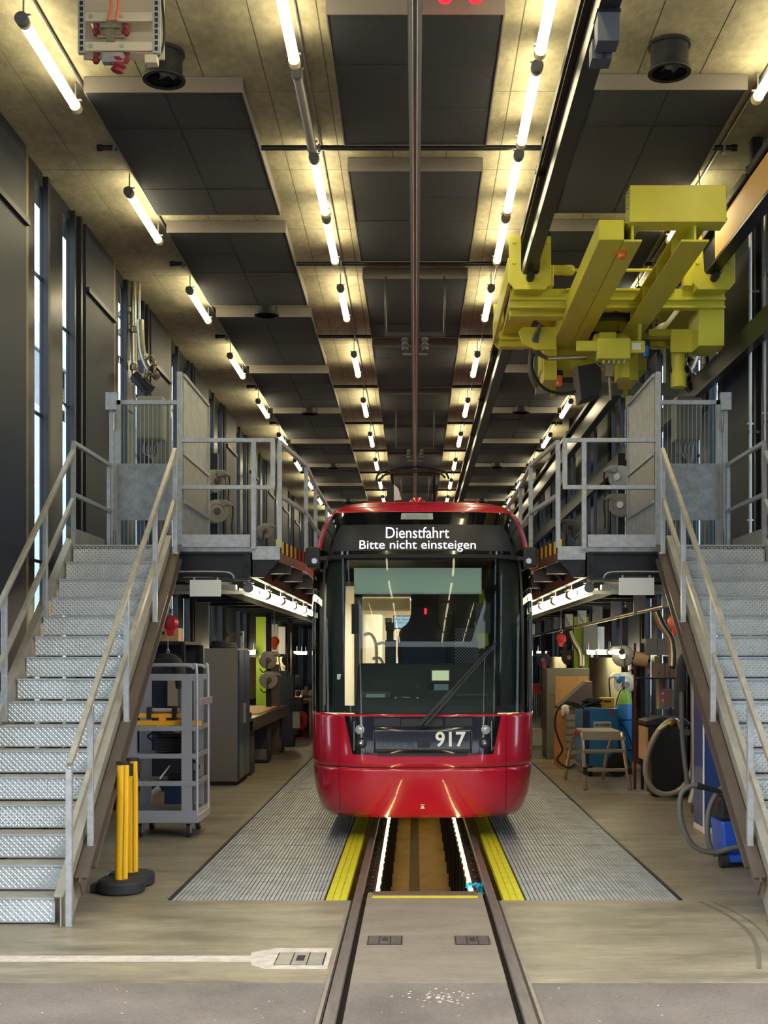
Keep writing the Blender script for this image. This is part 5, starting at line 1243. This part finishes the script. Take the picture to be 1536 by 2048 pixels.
MB(t).box(xb-.17, xb-.04, 19.39, 19.40, 1.0, 1.03).build('red_label', redp, t)
for x in (xa+.12, xb-.02):
    MB(t).cyl((x-.03, 19.45, .09), (x+.03, 19.45, .09), .09, 16).build('front_castor', rubber, t)
MB(t).cyl((xb-.02, 19.3, .19), (xb-.02, 19.38, .19), .19, 22).build('wheel', rubber, t); MB(t).cyl((xb-.02, 19.28, .19), (xb-.02, 19.3, .19), .07, 14).build('hub', blk, t)
t = thing('torch_cable', 'dark welding torch cable looping down at the step platform', 'cable', at(1120, 1420, 18.3))
MB(t).tube([at(x, y, 18.3) for x, y in ((1168, 1418), (1155, 1408), (1132, 1405), (1115, 1420), (1110, 1450), (1118, 1480), (1125, 1500), (1115, 1520), (1135, 1535), (1150, 1528))], .016, 8).build('cable', rubber, t)
MB(t).bar(at(1130, 1405, 18.3), at(1160, 1416, 18.3), .05, .05).build('torch_handle', rubber, t)
t = thing('yellow_toolbox', 'small yellow box on top of the blue welder', 'box', at(1213, 1421, 19.7))
a, b = at(1200, 1421, 19.7), at(1226, 1405, 19.7); zb = 1.08
MB(t).box(a.x, b.x, 19.6, 19.85, zb, zb+.16).build('body', M('toolbox_yellow', '#c9a91e', .5), t, bevel=.005); MB(t).box(a.x+.05, b.x-.05, 19.595, 19.6, zb+.09, zb+.12).build('label_strip', blk_m, t)
t = thing('grey_hood', 'slanted dark grey sheet metal hood on the right bench', 'hood', at(1155, 1410, 20.6))
hp = [at(x, y, 20.6) for x, y in ((1118, 1411), (1172, 1363), (1184, 1363), (1184, 1412))]
MB(t).prism([(p.x, p.z) for p in hp], 'y', 20.55, 21.0).build('hood', M('hood_grey', '#55504c', .5), t, bevel=.006); MB(t).box(hp[2].x-.08, hp[2].x-.06, 20.545, 20.55, hp[2].z-.16, hp[2].z-.05).build('sticker', redp, t)
t = thing('parts_bench', 'wooden sided bench under the grey hood on the right', 'workbench', (2.8, 20.9, 0))
MB(t).box(2.40, 3.3, 20.5, 21.6, 1.0, 1.04).build('top', bench_m, t); MB(t).box(2.38, 2.46, 20.5, 21.6, 0, 1.0).build('side_board', ply, t); MB(t).box(3.2, 3.28, 20.5, 21.6, 0, 1.0).build('side_board', ply, t)
for k in range(6): MB(t).box(2.46, 2.6, 20.44, 20.49, .25+k*.12, .33+k*.12).build('drawer_front', cabl, t)
t = thing('plywood_sheet', 'upright plywood sheet behind the grey hood', 'board', (2.62, 21.75, 0)); MB(t).box(2.42, 3.0, 21.7, 21.74, 1.0, 1.55).build('sheet', ply, t, bevel=.003); MB(t).box(2.42, 2.5, 21.74, 21.8, 0, 1.3).build('batten', ply, t)
t = thing('grey_locker', 'low olive grey cabinet behind the plywood sheet on the right', 'cabinet', (2.7, 23, 0)); MB(t).box(2.36, 3.15, 22.6, 23.4, 0, 1.68).build('body', M('olive_grey', '#5f6054', .5), t, bevel=.006); MB(t).box(2.38, 3.13, 22.59, 22.6, 1.2, 1.64).build('drawer', M('olive_grey', '', 0), t); MB(t).lathe([(.02, 0), (.02, .02)], (2.78, 22.57, 1.4), (0, 1, 0), 8).build('knob', galv, t)
t = thing('work_glove', 'cream rag hanging over the plywood bench edge', 'rag', (2.45, 20.45, 1.3)); MB(t).sphere((2.44, 20.55, 1.06), .07, 12, 8, (1.3, .8, .5)).sphere((2.40, 20.46, .99), .05, 10, 8, (.7, .5, 1.8)).sphere((2.52, 20.55, 1.07), .05, 10, 8, (1.2, .8, .6)).sphere((2.47, 20.46, 1.0), .045, 10, 8, (.8, .5, 1.5)).build('cloth', cream, t)
t = thing('cable_pile', 'heap of dark cables and clamps on top of the blue welder', 'cable', (2.85, 19.8, 1.08)); m = MB(t)
for k in range(9): m.tube([(2.75+random.uniform(-.15, .2), 19.7+random.uniform(-.15, .15), 1.10+random.uniform(0, .13)) for _ in range(5)], .016, 6, 4)
m.build('cables', rubber, t); MB(t).cbox((2.80, 19.75, 1.14), (.12, .1, .10)).build('clamp', valve_m, t)
# gas cylinder
p = at(1249, 1540, 20.2); p.z = 0
t = thing('gas_cylinder', 'tall blue gas cylinder with green shoulder beside the welder', 'gas cylinder', p)
MB().lathe([(.10, 0), (.125, .02), (.125, 1.12)], (0, 0, 0), n=26).build('body', blue_g, t); MB().lathe([(.125, 1.12), (.122, 1.2), (.10, 1.28), (.06, 1.34), (.045, 1.36)], (0, 0, 0), n=26).build('shoulder', green_g, t)
MB().lathe([(.03, 1.36), (.03, 1.42), (.05, 1.43), (.05, 1.47), (.02, 1.48)], (0, 0, 0), n=14).build('valve', brass, t); MB().lathe([(.05, 0), (.05, .05)], (.02, -.11, 1.44), (0, 1, 0), 16).build('gauge', galv, t); MB().lathe([(.045, 0), (.045, .05)], (-.10, -.08, 1.50), (0, 1, 0), 16).build('gauge', blue_w, t)
MB().cyl((-.05, -.05, 1.48), (-.05, -.05, 1.58), .05, 12).build('hand_wheel', blue_w, t); MB().tube([(.0, -.05, 1.4), (-.1, -.1, 1.3), (-.16, -.12, 1.1), (-.14, -.13, .9), (0, -.15, .7), (.1, -.14, .45)], .01, 6).build('hose', blk_m, t)
for z in (.35, .85): MB().lathe([(.128, z), (.128, z+.02)], (0, 0, 0), n=26).build('strap', blk, t)
# exhaust pipe along the platform, with drop pipes
t = thing('exhaust_pipe', 'long brass coloured pipe running below the right platform', 'pipe', (2.93, 14, 2.5))
MB(t).tube([(2.95, 14.1, 2.53), (2.93, 20, 2.48), (2.9, 34, 2.40)], .028, 12, 1).build('pipe', pipe_m, t); MB(t).tube([(3.02, 14.1, 2.55), (3.0, 20, 2.50), (2.97, 34, 2.42)], .018, 10, 1).build('pipe', pipe_m, t)
for k in range(10): MB(t).box(2.88, 3.04, 14.6+k*1.9, 14.64+k*1.9, 2.50-.004*k*1.9, 2.74).build('clamp', galv, t)
for px0, Y, lab in ((1310, 15.6, 'nearer'), (1138, 24.0, 'farther')):
    f = 15.6/Y if Y > 20 else 1
    t = thing('drop_pipe', 'bent shiny drop pipe below the right platform, the %s one' % lab, 'pipe', at(px0, 1300, Y), 'drop pipes')
    MB(t).tube([at(px0+2, 1222 if Y < 20 else 1262, Y), at(px0+14*f, 1250 if Y < 20 else 1282, Y), at(px0+30*f, 1275 if Y < 20 else 1300, Y), at(px0+35*f, 1300 if Y < 20 else 1315, Y), at(px0+35*f, 1332, Y)], .05, 12).build('pipe', pipe_m, t)
    MB(t).cyl(at(px0+35*f, 1330, Y), at(px0+35*f, 1338, Y), .035, 10).build('valve', blk, t); MB(t).bar(at(px0+42*f, 1310, Y), at(px0+42*f, 1332, Y), .07, .04).build('switch', whitep, t)
# wall shelf with boxes, paper roll
t = thing('wall_cabinet', 'grey wall cabinet above the shelf near the right stairs', 'cabinet', at(1312, 1300, 17.4)); a, b = at(1291, 1310, 17.4), at(1338, 1277, 17.4)
for k in range(2):
    xq = a.x+(b.x-a.x)*k/2; MB(t).box(xq+.003, xq+(b.x-a.x)/2-.003, 17.4, 17.7, a.z, b.z).build('door', cabg, t)
t = thing('wall_shelf', 'dark narrow wall shelf below the paper roll at the right wall', 'shelf', at(1310, 1330, 17.3)); a = at(1272, 1358, 17.35); b = at(1348, 1354, 17.35)
MB(t).box(a.x, b.x, 17.2, 17.55, a.z, a.z+.02).build('board', blk, t); MB(t).box(a.x, a.x+.03, 17.5, 17.53, .0, 2.1).build('upright', redd, t); MB(t).box(b.x-.03, b.x, 17.5, 17.55, 0, 2.5).build('upright', blk, t)
MB(t).box(a.x+.1, a.x+.14, 17.5, 17.53, 0, 2.1).build('upright', blk, t)
zsh = a.z+.02
for k in range(2):
    p0 = at(1308+20*k, 1354, 17.3); t = thing('storage_box', ['brown storage box on the right wall shelf, the left one', 'brown storage box on the right wall shelf, the right one'][k], 'box', (p0.x+.065, 17.35, zsh)); MB(t).box(p0.x, p0.x+.135, 17.22, 17.5, zsh, zsh+.205).build('body', M('box_taupe', '#7a675a', .7), t, bevel=.004); MB(t).box(p0.x+.05, p0.x+.06, 17.215, 17.22, zsh+.04, zsh+.09).build('slot', blk_m, t)
    p0 = at(1311+17*k, 1325, 17.3); t = thing('small_pot', ['small green tin on top of the storage boxes', 'small dark tin on top of the storage boxes'][k], 'tin', (p0.x+.035, 17.35, zsh+.205)); MB().lathe([(.036, 0), (.042, .10), (.038, .10), (.034, .01)], (0, 0, 0), n=14).build('body', M('tin_green', '#5f6a2e', .4) if k == 0 else blk, t); MB().lathe([(.043, .095), (.043, .105)], (0, 0, 0), n=14).build('rim', galv, t)
t = thing('paper_roll', 'large beige paper roll beside the dark hose reel', 'paper roll', at(1281, 1316, 17.5)); MB().cyl((-.09, 0, .0), (.10, -.03, -.04), .10, 26).build('roll', card, t); MB().cyl((-.12, 0, .0), (.14, -.03, -.045), .02, 12).build('spindle', blk, t); MB().box(.10, .13, -.01, .02, -.22, .02).build('hanging_sheet', card, t)
t = thing('wall_box', 'brown terminal box with red lights below the storage boxes', 'box', at(1338, 1400, 17.3)); a, b = at(1328, 1415, 17.3), at(1347, 1378, 17.3); MB(t).box(a.x, b.x, 17.3, 17.45, a.z, b.z).build('body', M('box_taupe', '', 0), t, bevel=.004)
for py in (1387, 1401): MB(t).sphere(at(1326, py, 17.29), .015).build('pilot_light', M('pilot_red', '#c8283a', .3, emit=.6), t)
t = thing('backing_board', 'pale backing board behind the brown terminal box', 'board', at(1330, 1390, 17.55)); a, b = at(1313, 1418, 17.6), at(1347, 1357, 17.6); MB(t).box(a.x, b.x, 17.58, 17.62, a.z, b.z).build('board', cabl, t); MB(t).box(a.x, a.x+.03, 17.57, 17.58, a.z, b.z).build('batten', wood, t)
# painted post and lockers
t = thing('painted_post', 'brown steel post with a faded red stripe near the right stairs', 'post', at(1396, 1600, 14.9).xy.to_3d()); MB().box(-.07, .07, 0, .1, 0, 2.74).build('post', brownbeam, t); MB().box(-.05, .05, -.004, 0, 1.05, 1.75).build('red_stripe', M('faded_red', '#8a4a3c', .6), t); MB().box(-.2, .06, -.05, 0, .95, 1.02).build('bracket', brownbeam, t)
t = thing('metal_locker', 'purple and navy metal locker behind the right staircase', 'locker', at(1440, 1640, 13.2).xy.to_3d())
px = at(1408, 1640, 13.2).x-t.location.x
MB().box(px, px+.62, 0, .5, .06, 1.95).build('body', navyl, t, bevel=.004); MB().box(px, px+.62, 0, .5, 0, .06).build('plinth', cream, t)
for k in range(2):
    d = MB().box(px+.01+k*.3, px+.29+k*.3, -.015, 0, 1.05, 1.93).build('upper_door', purple, t); MB().sphere((px+.05+k*.3, -.03, 1.25), .02).build('knob', blk_m, d); MB().box(px+.01+k*.3, px+.29+k*.3, -.015, 0, .08, 1.04).build('lower_door', navyl, t)
MB().box(px-.012, px, -.02, .006, 0, 1.95).build('edge_trim', whitep, t)
# vacuum cleaner with hose
p = at(1480, 1722, 11.3); p.z = 0
t = thing('vacuum_cleaner', 'blue industrial vacuum cleaner with a thick dark hose behind the right stairs', 'vacuum cleaner', p)
m = MB(); v = ring(.10, .40, .40)+ring(.42, .46, .42); m.add(v, [(3, 2, 1, 0), (4, 5, 6, 7), (0, 1, 5, 4), (1, 2, 6, 5), (2, 3, 7, 6), (3, 0, 4, 7)]); m.build('tank', blue_v, t, bevel=.03)
MB().box(-.21, .23, -.27, .22, .05, .12).build('base', blue_v, t, bevel=.02); MB().box(-.24, .24, -.22, .22, .42, .62).build('motor_head', blk_m, t, bevel=.03); MB().box(-.18, .18, -.18, .18, .62, .70).build('handle', rubber, t, bevel=.02); MB().box(-.13, .17, -.228, -.22, .45, .51).build('label', whitep, t)
for x in (-.21, .22): MB().cyl((x-.03, -.22, .07), (x+.03, -.22, .07), .07, 16).build('wheel', rubber, t)
hp = [(1508, 1690), (1470, 1695), (1425, 1705), (1385, 1690), (1362, 1640), (1362, 1590), (1380, 1573), (1398, 1572)]
MB(t).tube([at(x, y, 11.0) for x, y in hp], .024, 12).build('hose', hose_m, t); MB(t).cyl(at(1394, 1571, 11.0), at(1440, 1583, 11.0), .03, 12, .02).build('hose_cuff', blk_m, t)
MB(t).tube([at(x, y, 11.06) for x, y in ((1432, 1712), (1416, 1680), (1418, 1620), (1440, 1580), (1475, 1567), (1500, 1572))], .024, 12).build('hose', hose_m, t); MB(t).tube([at(1495, 1685, 11.0), at(1497, 1698, 11.0), at(1506, 1706, 11.0), at(1512, 1700, 11.0)], .006, 6).build('cord', blk_m, t)
# far right bits
t = thing('crate_trolley', 'white wire crate trolley far back on the right', 'trolley', at(1070, 1470, 26).xy.to_3d())
for k in range(6): MB().box(-.1+k*.045, -.09+k*.045, 0, .02, .2, 1.1).build('wire', galv, t)
MB().box(-.12, .17, 0, .4, .0, .35).build('tray', whitep, t); MB().box(-.12, .17, 0, .4, 1.1, 1.16).build('top', redp, t)
t = thing('red_toolbox', 'red tool case on the wire trolley far right', 'case', at(1070, 1390, 26.2)); t.location.z = 1.16; MB().box(-.1, .12, 0, .3, 0, .16).build('case', redp, t, bevel=.01); MB().box(-.05, .07, .1, .14, .16, .22).build('handle', blk_m, t)
t = thing('red_stand', 'tall red steel stand with white hooks far back on the right', 'stand', at(1089, 1480, 25).xy.to_3d()); MB().box(-.04, .04, 0, .08, 0, 1.8).build('post', redp, t)
for k in range(6): MB().box(.04, .13, -.01, .0, .9+k*.14, .93+k*.14).build('hook', whitep, t)
# ---------------------------------------------------------------- wall pipework above the platforms
for side, nm in ((-1, 'left'), (1, 'right')):
    f = (lambda x, y, Y: at(x, y, Y)) if side < 0 else (lambda x, y, Y: at(1668-x+10, y, Y))
    Yv = 16.6
    t = thing('valve_station', 'cluster of pipes and valves on the wall above the %s gate' % nm, 'pipework', f(262, 780, Yv))
    for x, y0, y1, r in ((244, 500, 770, .028), (268, 545, 765, .04), (256, 560, 720, .02), (278, 520, 720, .018)): MB(t).cyl(f(x, y0, Yv), f(x+1, y1, Yv), r, 12).build('pipe', pipe_m if r > .025 else galv, t)
    for x, y in ((244, 630), (244, 665), (268, 660), (244, 720), (268, 735), (257, 620), (257, 655)): MB(t).lathe([(.04, -.05), (.055, -.03), (.055, .03), (.04, .05)], f(x, y, Yv), n=12).build('coupling', valve_m, t)
    MB(t).tube([f(280, 640, Yv-.1), f(284, 700, Yv-.1), f(296, 735, Yv-.15), f(315, 755, Yv-.2)], .05, 12).build('bent_pipe', valve_m, t)
    MB(t).tube([f(290, 720, Yv-.3), f(300, 712, Yv-.3), f(308, 720, Yv-.3), f(308, 745, Yv-.3)], .025, 10).build('bent_pipe', valve_m, t)
    for x, y in ((303, 738), (312, 748), (308, 728), (298, 745), (290, 752)): MB(t).sphere(f(x, y, Yv-.3), .045, 10, 8).build('valve', blk if x % 2 else valve_m, t)
    MB(t).cyl(f(270, 750, Yv-.2), f(300, 782, Yv-.2), .09, 16).build('actuator', blk, t)
    for x in (246, 269): MB(t).tube([f(x, 770, Yv), f(x, 790, Yv), f(x+6, 815, Yv), f(x+22, 828, Yv)], .018, 8).build('flexible_hose', hose_l, t)
    MB(t).sphere(f(292, 711, Yv-.35), .03).build('gauge', whitep, t)
    a, b = f(278, 880, 16.3), f(328, 795, 16.3); x0, x1 = sorted((a.x, b.x))
    u = thing('control_unit', 'pale grey control cabinet behind the %s gate' % nm, 'cabinet', ((x0+x1)/2, 16.4, a.z)); MB(u).box(x0, x1, 16.2, 16.5, a.z, b.z).build('housing', boxg, u, bevel=.01); MB(u).box(x0+.02, x1-.02, 16.19, 16.2, a.z+.02, b.z-.02).build('door', boxg, u)
    for k in range(5): MB(u).tube([((x0+x1)/2-.1+k*.05, 16.35, a.z), ((x0+x1)/2-.12+k*.05, 16.35, a.z-.15), ((x0+x1)/2+.02*k, 16.35, a.z-.25), ((x0+x1)/2, 16.4, a.z-.4)], .01, 6).build('cable', hose_l, u)
    MB(u).box((x0+x1)/2-.03, (x0+x1)/2+.03, 16.5, 16.56, ZD, b.z).build('stand', blk, u)
    X = -3.86 if side < 0 else 3.80
# slim vertical pipes on the right wall
for k, px in enumerate((1486, 1508)):
    t = thing('wall_conduit', ['slim vertical pipe on the right wall, the farther of two', 'slim vertical pipe on the right wall, the nearer of two'][k], 'pipe', (3.74, (13.9, 13.3)[k], ZD), 'slim wall pipes')
    MB().cyl((0, 0, -3.0), (0, 0, 3.9), .019, 10).build('pipe', M('grey_conduit', '#9a9a98', .4, .4), t)
    for z in (.4, 1.5, 2.6): MB().box(-.035, .035, -.01, .01, z, z+.02).build('clip', galv, t); 
    for z in (1.4, 3.0): MB().box(-.02, .1, -.012, .012, z, z+.03).build('stand_off', blk, t)
# ---------------------------------------------------------------- tidy helper properties
for o in bpy.data.objects:
    if '_w' in o: del o['_w']
